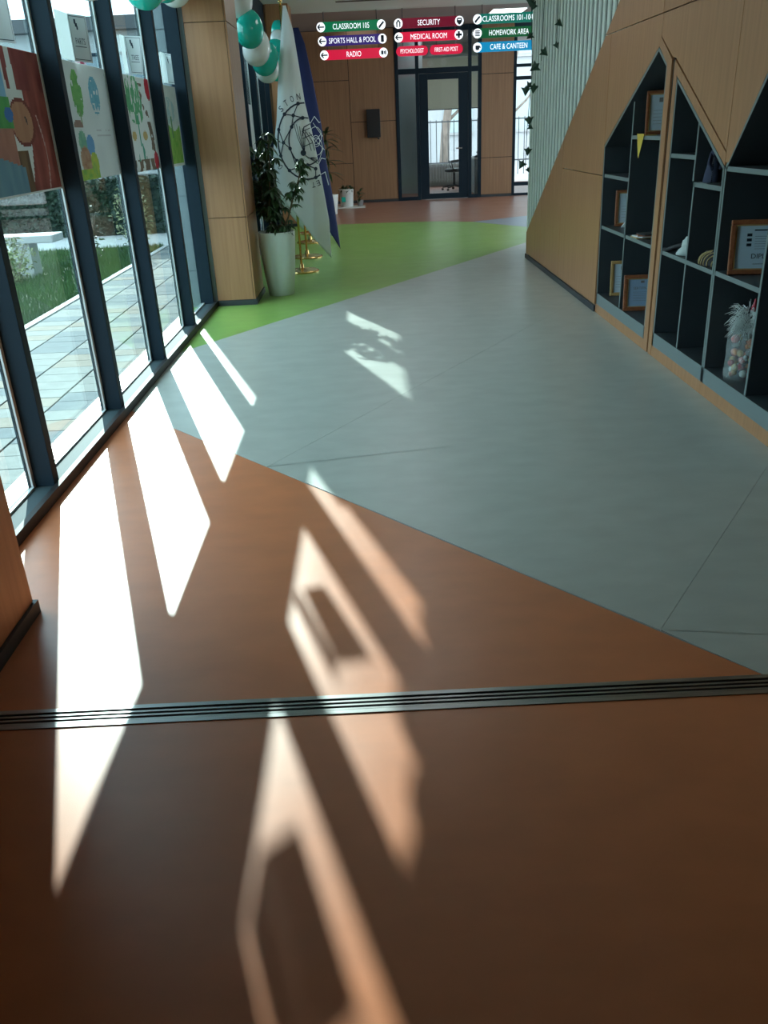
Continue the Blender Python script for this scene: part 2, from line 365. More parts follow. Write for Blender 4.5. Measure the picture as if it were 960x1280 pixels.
# ---- right side wall: slats above, wood panels, shelf niches
wr = thing('wall_right', (2.2, 5.0, 0), 'wood panelled side wall with peaked display niches', 'wall', kind='structure')
def zs(y): return .29 + .568*(10.14-y)
MB().box(2.26, 2.40, -4.0, 10.98, 0, ZC).build('core', 'slat_back', wr)
G = .003
def wp(poly): return wood_panel(poly, 'x', 1.85, 1.868, wr)
def shrink(p, d=G):
    cx = sum(a for a, b in p)/len(p); cz = sum(b for a, b in p)/len(p)
    return [(a + (d if a < cx else -d), b + (d if b < cz else -d)) for a, b in p]
for poly in (
    [(9.3,.05),(10.12,.05),(10.14,.29),(9.3,zs(9.3))],
    [(8.36,.05),(9.3,.05),(9.3,zs(9.3)),(8.36,zs(8.36))],
    [(6.93,.05),(8.36,.05),(8.36,1.05),(6.93,1.05)],
    [(6.93,1.05),(8.36,1.05),(8.36,zs(8.36)),(7.09,2.02),(6.93,2.02)],
    [(6.93,1.27),(6.93,2.02),(5.77,2.02),(5.77,1.905),(5.80,1.845)],
    [(5.77,2.02),(4.57,2.02),(4.57,1.275),(5.47,1.755),(5.53,1.765),(5.77,1.90)],
    [(4.57,1.22),(4.57,2.02),(3.88,2.02),(4.53,1.22)],
    [(7.09,2.02),(5.77,2.02),(5.77,zs(5.77))],
    [(5.77,2.02),(5.77,zs(5.77)),(4.84,3.29),(4.57,3.29),(4.57,2.02)],
    [(4.57,2.02),(4.57,3.29),(3.30,3.29),(3.30,2.02)],
    [(3.88,2.02),(3.30,2.02),(3.30,1.32),(3.36,1.32)],
    [(3.30,.05),(3.30,3.29),(1.6,3.29),(1.6,.05)],
    [(1.6,.05),(1.6,3.29),(-.4,3.29),(-.4,.05)],
    [(-.4,.05),(-.4,3.29),(-4,3.29),(-4,.05)]):
    wp(shrink(poly))
# edging bands round the niches (proud of the wall)
def band(poly): MB().prism(poly, 'x', 1.848, 1.868).build('edging', 'wood', wr, bevel=.002)
band([(5.795,1.845),(5.77,1.895),(5.535,1.755),(5.515,.0),(5.595,.0),(5.615,1.735)])
band([(5.49,.0),(5.477,1.752),(4.57,1.269),(4.565,1.205),(5.425,1.665),(5.425,.0)])
MB().prism([(5.514,0),(5.534,1.754),(5.477,1.74),(5.491,0)], 'x', 1.860, 1.875).build('groove', 'groove', wr)
for a, b in ((6.89,5.596),(5.424,4.53),(4.528,3.36)):
    MB().box(1.85, 1.868, b, a, 0, .07).build('plinth', 'wood', wr)
MB().box(1.838, 1.849, 6.9, 10.13, 0, .048).build('skirting', 'skirting', wr)
MB().box(1.838, 1.849, -4, 3.3, 0, .048).build('skirting', 'skirting', wr)
MB().box(1.85, 2.26, 10.12, 10.14, .05, .29).build('end_panel', 'wood', wr)
MB().box(1.87, 2.26, 6.93, 10.10, 0.0, .3).build('core', 'slat_back', wr)
# slatted screen
sc = wr
MB().prism([(10.98,0),(10.98,3.29),(4.9,3.29),(4.9,zs(4.9)-.12),(10.0,.25),(10.0,0)], 'x', 2.02, 2.04).build('backing', 'slat_back', sc)
y = 10.98
while y > 4.95:
    zb = 0.005 if y > 10.16 else max(.3, zs(y)-.14)
    MB().box(2.007, 2.018, y-.075, y, zb, 3.285).build('slat', 'slat', sc)
    y -= .15

# shelf niches
def shelf_unit(outline, label, shelves, dividers, x1=2.16):
    """outline: list of (y,z) going round; walls follow each edge inwards"""
    t = thing('shelf_unit', (2.0, sum(p[0] for p in outline)/len(outline), 0), label, 'shelf', 'peaked display niches')
    n = len(outline); cy = sum(p[0] for p in outline)/n; cz = sum(p[1] for p in outline)/n
    MB().prism(outline, 'x', x1, x1+.016).build('back_panel', 'board', t)
    for i in range(n):
        a = Vector(outline[i]); b = Vector(outline[(i+1) % n]); d = (b-a).normalized(); nn = Vector((-d.y, d.x))
        if nn.dot(Vector((cy, cz))-a) < 0: nn = -nn
        nm = 'bottom_board' if abs(d.y) < .05 and a.y < .5 else ('side_panel' if abs(d.x) < .08 else 'top_board')
        th = .018 if nm != 'bottom_board' else .085
        q = [a, b, b+nn*th, a+nn*th]
        o = MB().prism([tuple(p) for p in q], 'x', 1.853, x1-.001); o.build(nm, 'board', t)
        ed = MB().prism([tuple(p) for p in q], 'x', 1.8505, 1.8528).build('edge_band', 'board_edge', t)
    for (ya, yb, z) in shelves:
        s_ = MB().box(1.857, x1-.001, yb, ya, z-.024, z).build('shelf', 'board', t)
        MB().box(1.8535, 1.8568, yb, ya, z-.024, z).build('edge_band', 'board_edge', s_)
    for (yy, za, zb) in dividers:
        s_ = MB().box(1.857, x1-.001, yy-.009, yy+.009, za, zb).build('divider', 'board', t)
        MB().box(1.8535, 1.8568, yy-.009, yy+.009, za, zb).build('edge_band', 'board_edge', s_)
    return t
shelf_unit([(6.88,.07),(6.93,1.265),(5.80,1.84),(5.615,1.735),(5.60,.07)], 'far peaked grey niche holding framed certificates and a yellow pennant',
    [(6.88,6.25,1.065),(6.23,5.63,1.34),(6.87,6.235,.685),(6.21,5.62,.685)], [(6.24,.156,1.55)])
shelf_unit([(5.42,.07),(5.425,1.66),(4.57,1.20),(4.535,.07)], 'middle niche with its slope falling to the valley beside the diploma',
    [(5.41,5.01,1.245),(4.99,4.58,1.105),(5.40,4.99,.68),(4.97,4.56,.68)], [(5.0,1.11,1.42),(4.98,.156,1.10)])
shelf_unit([(4.53,.07),(4.56,1.20),(3.90,1.97),(3.40,1.40),(3.40,.07)], 'niche rising from the valley with the diploma and the tinsel bag',
    [(4.54,3.44,1.205),(4.53,3.99,.685),(3.97,3.44,.93)], [(3.98,.156,1.18)])

# ---- back wall
wb = thing('wall_back', (1, YB, 0), 'wood panelled far wall facing along the hall', 'wall', kind='structure')
def bp(x0, x1, z0, z1): MB().box(x0+.006, x1-.006, YB, YB+.02, z0+.006, z1-.006).build('panel', 'wood_shaded', wb)
MB().box(-1.75, .70, YB+.021, YB+.12, 0, ZC+.1).build('core', 'groove', wb)
MB().box(2.52, 3.20, YB+.021, YB+.12, 0, ZC+.1).build('core', 'groove', wb)
MB().box(5.0, 7.0, YB, YB+.12, 0, ZC+.1).build('core', 'wall_paint', wb)
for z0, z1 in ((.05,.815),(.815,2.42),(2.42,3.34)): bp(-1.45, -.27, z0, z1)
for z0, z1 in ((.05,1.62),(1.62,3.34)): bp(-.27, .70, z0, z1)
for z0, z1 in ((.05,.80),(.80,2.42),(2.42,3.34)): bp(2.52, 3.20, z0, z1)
for a, b in ((-1.46,.70),(2.53,3.20)): MB().box(a, b, YB-.012, YB-.0005, 0, .05).build('skirting', 'skirting', wb)

# glazed office front
gf = thing('window_3', (1.6, YB, 0), 'dark framed glass office front with toplights', 'window', kind='structure')
def fr(x0, x1, z0, z1, y0=YB-.02, y1=YB+.06, nm='frame_bar'): return MB().box(x0, x1, y0, y1, z0, z1).build(nm, 'frame_dark', gf)
fr(.70,.77,0,3.34); fr(2.45,2.52,0,3.34); fr(1.13,1.20,0,3.34); fr(2.24,2.31,.0,3.34)
for a, b in ((.77,1.13),(1.20,2.24),(2.31,2.45)):
    fr(a+.001,b-.001,3.24,3.34); fr(a+.001,b-.001,2.48,2.58)
fr(.771,1.129,0,.07); fr(2.311,2.449,0,.07)
for a, b in ((.77,1.13),(2.31,2.45)): MB().box(a+.002,b-.002,YB+.015,YB+.023,.072,2.478).build('pane','glass_clear',gf)
for a, b in ((.77,1.13),(1.20,2.24),(2.31,2.45)): MB().box(a+.002,b-.002,YB+.015,YB+.023,2.582,3.238).build('pane','glass_clear',gf)
dr = thing('door_1', (1.7, YB, 0), 'dark framed glass door into the office', 'door', kind='structure')
MB().box(1.205,1.385,YB-.01,YB+.04,.01,2.475).build('stile','frame_dark',dr); MB().box(2.035,2.235,YB-.01,YB+.04,.01,2.475).build('stile','frame_dark',dr)
MB().box(1.386,2.034,YB-.01,YB+.04,2.36,2.475).build('rail','frame_dark',dr); MB().box(1.386,2.034,YB-.01,YB+.04,.01,.12).build('rail','frame_dark',dr)
MB().box(1.387,2.033,YB+.01,YB+.018,.121,2.359).build('pane','glass_clear',dr)
MB().tube([(2.1,YB-.012,1.02),(2.1,YB-.06,1.02),(1.97,YB-.06,1.02)],.012).build('handle','alu',dr)
# narrow window right of the pillar
w4 = thing('window_4', (4.1, YB, 0), 'narrow tall window beside the far wood pillar', 'window', kind='structure')
for (a,b,c,d) in ((3.20,3.26,0,3.34),(4.94,5.0,0,3.34),(3.26,4.94,0,.05),(3.26,4.94,.20,.28),(3.26,4.94,2.28,2.35),(3.26,4.94,2.52,2.58),(3.26,4.94,3.24,3.34)):
    MB().box(a+.0005,b-.0005,YB,YB+.06,c+.0005,d-.0005).build('frame_bar','frame_dark',w4)
for c, d in ((.05,.20),(.28,2.28),(2.35,2.52),(2.58,3.24)): MB().box(3.262,4.938,YB+.02,YB+.028,c+.002,d-.002).build('pane','glass_clear',w4)

# office behind
box('wall_office', 'partition', (.42, .5, YB+.13, 24.0, 0, ZC+.1), label='grey green side wall of the office', cat='wall', kind='structure')
box('wall_office', 'partition', (3.2, 3.28, YB+.13, 24.0, 0, ZC+.1), label='office side wall by the desk', cat='wall', kind='structure')
box('office_partition', 'partition', (.92-.42, 1.42, 21.6, 21.66, 0, ZC+.04), label='grey green partition seen through the sidelight of the office front', cat='partition')
wo = thing('window_5', (1.9, 24.0, 0), 'wide office window with a roller blind', 'window', kind='structure')
MB().box(.5, 3.2, 24.0, 24.1, 0, .55).build('sill_wall','wall_paint',wo)
for a, b in ((.5,.58),(1.40,1.46),(3.12,3.2)): MB().box(a,b,24.0,24.08,.551,3.1).build('frame_bar','frame_dark',wo)
MB().box(.5,3.2,24.0,24.1,3.101,3.4).build('head','wall_paint',wo)
for a, b in ((.58,1.40),(1.46,3.12)): MB().box(a+.001,b-.001,24.03,24.04,.552,3.099).build('pane','glass_clear',wo)
def blind_mat():
    m = MATS['blind']; nt = m.node_tree; tr = nt.nodes.new('ShaderNodeBsdfTranslucent'); tr.inputs[0].default_value = (.6,.58,.5,1)
    mx = nt.nodes.new('ShaderNodeMixShader'); mx.inputs[0].default_value = .5
    nt.links.new(nt.nodes['Principled BSDF'].outputs[0], mx.inputs[1]); nt.links.new(tr.outputs[0], mx.inputs[2]); nt.links.new(mx.outputs[0], nt.nodes['Material Output'].inputs[0])
blind_mat()
rb = thing('roller_blind', (1.9, 23.95, 1.86), 'half lowered beige roller blind in the office window', 'blind')
MB().box(1.0, 3.1, 23.955, 23.96, 1.87, 3.05).build('fabric','blind',rb); MB().tube([(1.0,23.957,1.865),(3.1,23.957,1.865)],.012).build('bottom_bar','steel_dark',rb)
MB().tube([(1.0,23.957,3.075),(3.1,23.957,3.075)],.025,10).build('roller','white_plastic',rb)
rd = thing('radiator', (2.1, 23.9, .08), 'white ribbed radiator under the office window', 'radiator')
for z in (.16, .50): MB().box(1.55, 2.75, 23.88, 23.92, z-.02, z+.02).build('rail','radiator',rd)
for i in range(16): MB().tube([(1.58+i*.075,23.86,.10),(1.58+i*.075,23.86,.56)],.022,8).build('tube','radiator',rd)
for x in (1.7, 2.6): MB().box(x,x+.03,23.88,23.92,0,.14).build('foot','radiator',rd)
oc = thing('office_chair', (2.25, 22.2, 0), 'black swivel chair seen through the glass door', 'chair')
MB().lathe([(.20,.0),(.24,.02),(.24,.06),(.20,.08)], (2.2,22.2,.42), 20, 1, 1).build('seat','black_plastic',oc,smooth=True)
MB().prism([(2.36,.58),(2.42,.60),(2.50,1.08),(2.46,1.10),(2.40,.9)],'y',22.0,22.4).build('backrest','black_plastic',oc,bevel=.01)
MB().tube([(2.34,22.2,.46),(2.42,22.2,.48),(2.44,22.2,.75)],.02).build('back_support','black_plastic',oc)
MB().tube([(2.2,22.2,.10),(2.2,22.2,.43)],.03,8).build('column','steel_dark',oc)
for s_ in (-1,1): MB().tube([(2.16,22.2+s_*.24,.46),(2.10,22.2+s_*.27,.66),(2.34,22.2+s_*.27,.68)],.016).build('armrest','black_plastic',oc)
for k in range(5):
    a = 2*math.pi*k/5+.3; lg = MB().tube([(2.2,22.2,.11),(2.2+.3*math.cos(a),22.2+.3*math.sin(a),.07)],[.026,.018]).build('leg','steel_dark',oc)
    MB().lathe([(.02,0),(.03,.01),(.03,.04),(.02,.05)],(2.2+.3*math.cos(a),22.2+.3*math.sin(a),0.0),10).build('caster','black_plastic',lg)
dk = thing('desk', (2.75, 21.2, 0), 'pale desk along the office side wall', 'desk')
MB().box(2.50, 3.19, 20.6, 22.0, .74, .77).build('top','white_plastic',dk); MB().box(2.52,2.54,20.62,21.98,.0,.739).build('modesty_panel','partition',dk)
for yy in (20.62, 21.96): MB().box(2.541,3.18,yy,yy+.02,0,.739).build('side','partition',dk)
ph = thing('desk_phone', (2.64, 21.0, .77), 'black telephone lying on the office desk', 'phone')
MB().prism([(2.55,.77),(2.72,.77),(2.72,.86),(2.57,.80)],'y',20.9,21.1).build('base','black_plastic',ph)
MB().tube([(2.60,20.93,.87),(2.66,20.92,.91),(2.72,20.93,.90)],.022,8).build('handset','black_plastic',ph)

# wall mounted box
tv = thing('wall_monitor', (.21, YB-.09, 1.3), 'black flat box mounted on the plain wood wall', 'monitor')
MB().box(.065,.355,YB-.10,YB-.03,1.305,1.855).build('housing','black_plastic',tv,bevel=.008)
MB().box(.09,.33,YB-.104,YB-.1005,1.34,1.82).build('screen','black_plastic',tv)
MB().box(.15,.27,YB-.03,YB-.0005,1.5,1.65).build('bracket','steel_dark',tv)
MB().tube([(.30,YB-.07,1.30),(.31,YB-.07,1.27)],.02,6).build('cable_gland','black_plastic',tv)

# ---- expansion joint strip
ej = thing('expansion_joint', (0, 1.868, 0), 'ribbed metal joint strip across the orange floor', 'floor strip')
MB().box(-1.46, 1.838, 1.832, 1.903, -.0035, -.001).build('base','rubber',ej)
ys = [1.822, 1.8395, 1.856, 1.8725, 1.889]
for i, yy in enumerate(ys):
    w_ = .0082 if 0 < i < 4 else .0105
    MB().box(-1.46, 1.838, yy, yy+w_+ (.006 if i in (0,4) else 0), -.0008, .003 if i in (0,4) else .002).build('rail','strip_alu',ej,bevel=.0008)
screw = MB().lathe([(.0032,0),(.0032,.0006),(.002,.001)],(0,0,0),8)
sm = screw.build('screw','steel_dark',ej); sm.location = Vector((-1.3,1.832,.003))-org(ej)
for x in np.arange(-.9, 1.8, .4):
    for yy in (1.832, 1.899):
        inst('screw', sm.data, ej, (float(x)+random.uniform(-.03,.03), yy, .003))

# ================================================================== OBJECTS INSIDE
# ---- hanging signs
YS = 16.2
def glyph_arrow(mb, fn, kind):
    def bar(x0,y0,x1,y1,w):
        d = Vector((x1-x0,y1-y0)); n = Vector((-d.y,d.x)).normalized()*w*.75
        mb.add([fn(x0+n.x,y0+n.y),fn(x1+n.x,y1+n.y),fn(x1-n.x,y1-n.y),fn(x0-n.x,y0-n.y)],[(0,1,2,3)])
    if kind == 'left': bar(-.045,0,.05,0,.012); bar(-.045,0,-.01,.035,.012); bar(-.045,0,-.01,-.035,.012)
    if kind == 'up':
        for s_ in (-1,1): bar(s_*.022,-.045,s_*.022,.02,.012); bar(s_*.03,.0,0,.045,.012)
    if kind == 'cross': bar(-.045,0,.045,0,.02); bar(0,-.045,0,.045,.02)
    if kind == 'pen': bar(-.035,-.035,.035,.035,.018); bar(-.04,-.04,-.015,-.035,.01)
    if kind == 'ball': bar(0,-.045,0,.04,.03); bar(-.02,.03,.02,.03,.02)
    if kind == 'sound': bar(-.035,0,.0,0,.035); bar(.015,-.02,.015,.02,.01); bar(.032,-.03,.032,.03,.01)
    if kind == 'badge': bar(-.03,.03,-.03,-.015,.012); bar(.03,.03,.03,-.015,.012); bar(-.03,-.012,0,-.045,.012); bar(.03,-.012,0,-.045,.012); bar(0,-.03,0,.01,.03); bar(-.03,.03,.03,.03,.012)
    if kind == 'book':
        for yy in (-.03,-.01,.01,.03): bar(-.035,yy,.035,yy,.009)
    if kind == 'cup': bar(-.03,0,.03,0,.035); bar(.03,.0,.045,.008,.02); bar(-.02,-.028,.02,-.028,.01)
def sign(x0, x1, z, text, mt, li, ri, group, label, tw, pill=False, h=.15, rods=()):
    t = thing('hanging_sign', ((x0+x1)/2, YS, z-h/2), label, 'sign', group)
    if pill:
        n = 10; r = h/2; poly = [(x1-r+r*math.sin(math.pi*i/n), z+r*math.cos(math.pi*i/n)) for i in range(n+1)] + [(x0+r-r*math.sin(math.pi*i/n), z-r*math.cos(math.pi*i/n)) for i in range(n+1)]
        MB().prism(poly,'y',YS,YS+.03).build('panel', mt, t); a, b = x0, x1
    else:
        a = x0+.05 if li else x0; b = x1-.05 if ri else x1
        MB().box(a, b, YS, YS+.03, z-h/2, z+h/2).build('panel', mt, t)
    for xx, kd in ((x0+.05, li), (x1-.05, ri)):
        if kd:
            n = 20; d = MB().prism([(xx+.073*math.cos(2*math.pi*i/n), z+.073*math.sin(2*math.pi*i/n)) for i in range(n)],'y',YS-.006,YS+.032).build('icon_disc','sign_white',t)
            m = MB(); glyph_arrow(m, lambda u,v: (xx+u*1.15, YS-.0075, z+v*1.15), kd); m.build('icon','ink',d)
    m = MB(); cx = (a+b)/2 + (.0)
    text_fit(m, text, tw, .082 if not pill else .066, lambda u,v: (cx+u, YS-.002, z+v)); m.build('lettering','sign_white',t)
    for xx, z1 in rods: MB().tube([(xx,YS+.015,z+h/2+.0005),(xx,YS+.015,z1)],.006,6).build('hanger','steel_dark',t)
zz = (3.075, 2.865, 2.655)
gs = 'signs hanging over the hall'
r1 = lambda i, xa, xb: [(xa, (ZC-.0005) if i == 0 else zz[i-1]-.0755), (xb, (ZC-.0005) if i == 0 else zz[i-1]-.0755)]
sign(-.70,.43,zz[0],'CLASSROOM 105','sign_green','left','pen',gs,'green hanging sign reading CLASSROOM 105 with arrow',.62,rods=r1(0,-.60,.30))
sign(-.69,.44,zz[1],'SPORTS HALL & POOL','sign_violet','left','ball',gs,'violet hanging sign reading SPORTS HALL & POOL with arrow',.80,rods=r1(1,-.58,.31))
sign(-.67,.45,zz[2],'RADIO','sign_red','left','sound',gs,'red hanging sign reading RADIO with arrow',.25,rods=r1(2,-.56,.32))
sign(.62,1.76,zz[0]+.0,'SECURITY','sign_wine','up','badge',gs,'dark red hanging sign reading SECURITY with up arrow',.38,rods=r1(0,.74,1.64))
sign(.62,1.75,zz[1]+.005,'MEDICAL ROOM','sign_red','left','cross',gs,'red hanging sign reading MEDICAL ROOM with cross',.62,rods=r1(1,.74,1.64))
sign(.62,1.17,zz[2]+.005,'PSYCHOLOGIST','sign_red',None,None,gs,'red rounded sign reading PSYCHOLOGIST',.40,pill=True,rods=[(.74,zz[1]-.0705),(1.05,zz[1]-.0705)])
sign(1.20,1.77,zz[2]+.005,'FIRST-AID POST','sign_red',None,None,gs,'red rounded sign reading FIRST-AID POST',.40,pill=True,rods=[(1.32,zz[1]-.0705),(1.64,zz[1]-.0705)])
sign(1.97,3.05,zz[0]+.01,'CLASSROOMS 101-104','sign_teal','pen',None,gs,'teal hanging sign reading CLASSROOMS 101-104',.86,rods=[(2.10,ZC-.0005),(2.95,ZC-.0005)])
sign(1.97,3.10,zz[1]+.01,'HOMEWORK AREA','sign_green2','book',None,gs,'dark green hanging sign reading HOMEWORK AREA',.68,rods=[(2.10,zz[0]-.0655),(2.95,zz[0]-.0655)])
sign(1.97,3.10,zz[2]+.01,'CAFE & CANTEEN','sign_blue','cup',None,gs,'blue hanging sign reading CAFE & CANTEEN',.64,rods=[(2.10,zz[1]-.0655),(2.95,zz[1]-.0655)])

# ---- planter with umbrella plant
pl = thing('potted_plant', (-.91, 8.44, 0), 'umbrella plant in a tall white tapered planter beside the wood column', 'plant')
PX, PY = -.90, 8.44
MB().lathe([(.118,0),(.124,.004),(.150,.2),(.172,.45),(.180,.594),(.178,.60),(.168,.60),(.166,.58)],(PX,PY,0),40).build('planter','planter_white',pl,smooth=True)
MB().lathe([(.165,.568),(.1,.575),(.01,.58)],(PX,PY,0),24).build('soil','soil',pl)
stem = MB(); fol = MB(); lg = leaf_geo(.105, .036, .25, 4)
def whorl(c, r=1., n=8, droop=.5):
    a0 = random.uniform(0, 6.28)
    if c[0] < -.99 and c[1] < 8.74: c = Vector((c[0], 8.76, c[2]))
    for k in range(n):
        rot = Euler((random.uniform(-.3,.3), droop+random.uniform(-.35,.35), a0+2*math.pi*k/n+random.uniform(-.2,.2)))
        place(fol, lg, c, rot.to_matrix(), r*random.uniform(.75,1.15))
def branch(pts, spread, n, r=1.):
    stem.tube(pts, [.011-.006*i/(len(pts)-1) for i in range(len(pts))], 6)
    P = [Vector(p) for p in pts]
    for i in range(n):
        t = random.uniform(.30, 1.); f = t*(len(P)-1); j = min(int(f), len(P)-2); p = P[j].lerp(P[j+1], f-j)
        a = random.uniform(0, 6.28); q = p + Vector((math.cos(a)*spread, math.sin(a)*spread, random.uniform(.0,.06)))
        stem.tube([p, (p+q)/2+Vector((0,0,.02)), q], .0025, 4); whorl(q, r, random.choice((7,8,9)), random.uniform(.3,.8))
    whorl(P[-1], r*1.05, 9, .35)
branch([(PX-.03,PY+.03,.57),(PX-.09,PY+.14,.75),(PX-.11,PY+.25,1.0),(PX-.12,PY+.27,1.2)], .10, 44)
branch([(PX-.02,PY+.03,.57),(PX-.05,PY+.10,.85),(PX-.03,PY+.16,1.1),(PX-.01,PY+.18,1.47)], .065, 16, 1.0)
branch([(PX-.05,PY+.05,.57),(PX-.10,PY+.18,.8),(PX-.15,PY+.28,1.05),(PX-.17,PY+.32,1.32)], .075, 17)
branch([(PX-.03,PY-.01,.57),(PX-.04,PY+.08,.72),(PX-.05,PY+.14,.95)], .085, 18)
branch([(PX+.05,PY,.57),(PX+.13,PY-.02,.72),(PX+.20,PY-.02,.92),(PX+.26,PY-.02,1.06),(PX+.29,PY-.02,1.20)], .05, 24, .75)
branch([(PX+.02,PY-.05,.57),(PX+.04,PY-.07,.64)], .09, 12, .65)
branch([(PX+.05,PY+.04,.57),(PX+.07,PY+.05,.66)], .08, 8, .65)
stem.build('stem','stem',pl,smooth=True); fo = fol.build('foliage','leaf',pl); fo['kind'] = 'stuff'

# ---- far plants
def far_plant(x, y, h, label):
    t = thing('potted_plant', (x, y, 0), label, 'plant')
    MB().lathe([(.12,0),(.13,.01),(.16,.34),(.165,.36),(.15,.36),(.148,.33)],(x,y,0),24).build('pot','white_plastic',t,smooth=True)
    MB().lathe([(.147,.325),(.02,.33)],(x,y,0),16).build('soil','soil',t)
    st = MB(); lv = MB(); st.tube([(x,y,.32),(x+.02,y,.7),(x,y,h)],[.02,.016,.01]).build('stem','stem',t)
    g = leaf_geo(.38,.06,.35,5)
    for z in (.75,.95,1.15,1.3,h):
        for k in range(9):
            if z <= h: place(lv, g, (x,y,z), Euler((0,random.uniform(-.7,.25),2*math.pi*k/9+random.uniform(-.3,.3))).to_matrix(), random.uniform(.7,1.05))
    o = lv.build('foliage','leaf',t); o['kind'] = 'stuff'
far_plant(-.72, 17.0, 1.42, 'spiky leaved plant standing behind the flags')
bk = thing('bucket', (-.43, 18.4, 0), 'white plastic bucket with dark plants by the far wall', 'bucket')
MB().lathe([(.12,0.021),(.13,.03),(.150,.34),(.158,.345),(.158,.365),(.148,.365)],(-.43,18.4,0),28).build('tub','white_plastic',bk,smooth=True)
MB().lathe([(.147,.33),(.02,.335)],(-.43,18.4,0),16).build('soil','soil',bk)
MB().prism([(-.53+.0,.12),(-.45,.12),(-.45,.22),(-.53,.22)],'y',18.248,18.252).build('label_patch','balloon_teal',bk)
lv = MB(); g = leaf_geo(.13,.05,.5,4)
for k in range(46): place(lv, g, (-.43+random.uniform(-.10,.14),18.4+random.uniform(-.1,.08),.34+random.uniform(0,.09)), Euler((0,random.uniform(-.9,.6),random.uniform(0,6.28))).to_matrix(), random.uniform(.7,1.1))
o = lv.build('foliage','leaf',bk); o['kind'] = 'stuff'
MB().box(-.72,-.05,18.15,18.7,0,.02).build('tray','white_plastic',loc=(-.42,18.4,0),label='pale flat tray under the white bucket',cat='tray',bevel=.004)
mb_ = thing('small_pot', (-.15, 18.42, .02), 'small dark potted plant beside the white bucket', 'plant')
MB().lathe([(.05,.021),(.055,.03),(.07,.13),(.065,.14)],(-.15,18.42,0),16).build('pot','cloth_grey',mb_)
lv = MB()
for k in range(26): place(lv, g, (-.15+random.uniform(-.02,.04),18.42+random.uniform(-.04,.04),.13+random.uniform(0,.18)), Euler((0,random.uniform(-1.1,.3),random.uniform(0,6.28))).to_matrix(), random.uniform(.7,1.))
o = lv.build('foliage','leaf',mb_); o['kind'] = 'stuff'

# ---- flag stands
def interp(tab, z):
    tab = sorted(tab); 
    if z <= tab[0][0]: return tab[0][1]
    for (a, b), (c, d) in zip(tab[:-1], tab[1:]):
        if z <= c: return b + (d-b)*(z-a)/(c-a)
    return tab[-1][1]
def flag_stand(px, py, top, label, base_r=.2):
    t = thing('flag_stand', (px, py, 0), label, 'flag stand', 'gold flag stands')
    MB().lathe([(base_r,0),(base_r,.012),(base_r*.93,.022),(base_r*.45,.034),(.03,.045),(.022,.09)],(px,py,0),32).build('base','gold',t,smooth=False)
    MB().tube([(px,py,.088),(px,py,top)],.0135,10).build('pole','gold',t,smooth=True)
    MB().lathe([(.008,0),(.02,.012),(.024,.03),(.014,.05),(.004,.085),(.001,.09)],(px,py,top),14).build('finial','gold',t,smooth=True)
    return t
class Flag:
    def __init__(s, y, left, right, bot, folds, amp, ph=0.): s.y=y; s.L=left; s.R=right; s.bot=bot; s.fo=folds; s.amp=amp; s.ph=ph
    def pt(s, u, z, off=0.):
        l, r = interp(s.L, z), interp(s.R, z); x = l+(r-l)*u; w = max(.02, r-l)
        top = max(a for a, b in s.L); k = min(1, (top-z)/1.2)
        return (x, s.y - .10*k*math.sin(math.pi*min(1,max(0,u))) - s.amp*k*math.sin(s.fo*u*math.pi+s.ph) + off, z)
    def xz(s, x, z, off=0.):
        l, r = interp(s.L, z), interp(s.R, z); return s.pt((x-l)/max(.01, r-l), z, off)
    def mesh(s, name, mt, parent, nu=30, nv=60):
        top = max(a for a, b in s.L); vs = []; fs = []
        for layer, off in ((0, 0.), (1, .004)):
            for j in range(nv+1):
                for i in range(nu+1):
                    u = i/nu; zb = interp(s.bot, u); z = top+(zb-top)*j/nv; vs.append(s.pt(u, z, off))
        N = (nu+1)*(nv+1); q = lambda i, j: j*(nu+1)+i
        for j in range(nv):
            for i in range(nu):
                fs.append((q(i,j),q(i+1,j),q(i+1,j+1),q(i,j+1))); fs.append((N+q(i,j),N+q(i,j+1),N+q(i+1,j+1),N+q(i+1,j)))
        for i in range(nu): fs.append((q(i,nv),q(i+1,nv),N+q(i+1,nv),N+q(i,nv))); fs.append((q(i,0),N+q(i,0),N+q(i+1,0),q(i+1,0)))
        for j in range(nv): fs.append((q(0,j),q(0,j+1),N+q(0,j+1),N+q(0,j))); fs.append((q(nu,j),N+q(nu,j),N+q(nu,j+1),q(nu,j+1)))
        return MB().add(vs, fs).build(name, mt, parent, smooth=True)
st1 = flag_stand(-.795, 9.85, 2.66, 'gold flag stand nearest the white planter with the white emblem flag')
f1 = Flag(9.80, [(.0,-1.0),(.9,-.99),(1.04,-1.01),(1.28,-1.0),(1.59,-.93),(1.89,-.89),(2.4,-.805),(2.64,-.765)],
                [(.1,-.44),(.56,-.44),(1.13,-.51),(1.46,-.56),(1.75,-.615),(2.17,-.655),(2.42,-.68),(2.64,-.735)],
                [(0,.90),(.2,.75),(.38,.62),(.7,.36),(1,.14)], 3.2, .018)
flag1 = f1.mesh('flag', 'flag_white', st1)
em = MB()
def ribbon(pts, w, F, off=-.004):
    P = [Vector((a, b)) for a, b in pts]
    for a, b in zip(P[:-1], P[1:]):
        d = b-a
        if d.length < 1e-6: continue
        n = Vector((-d.y, d.x)).normalized()*w/2; e_ = d.normalized()*w*.25
        q = [a+n-e_, b+n+e_, b-n+e_, a-n-e_]; em.add([F.xz(p.x, p.y, off) for p in q], [(0,1,2,3)])
def dot(x, z, r, F, off=-.005): em.add([F.xz(x+r*math.cos(k*.5236), z+r*math.sin(k*.5236), off) for k in range(12)], [tuple(range(12))])
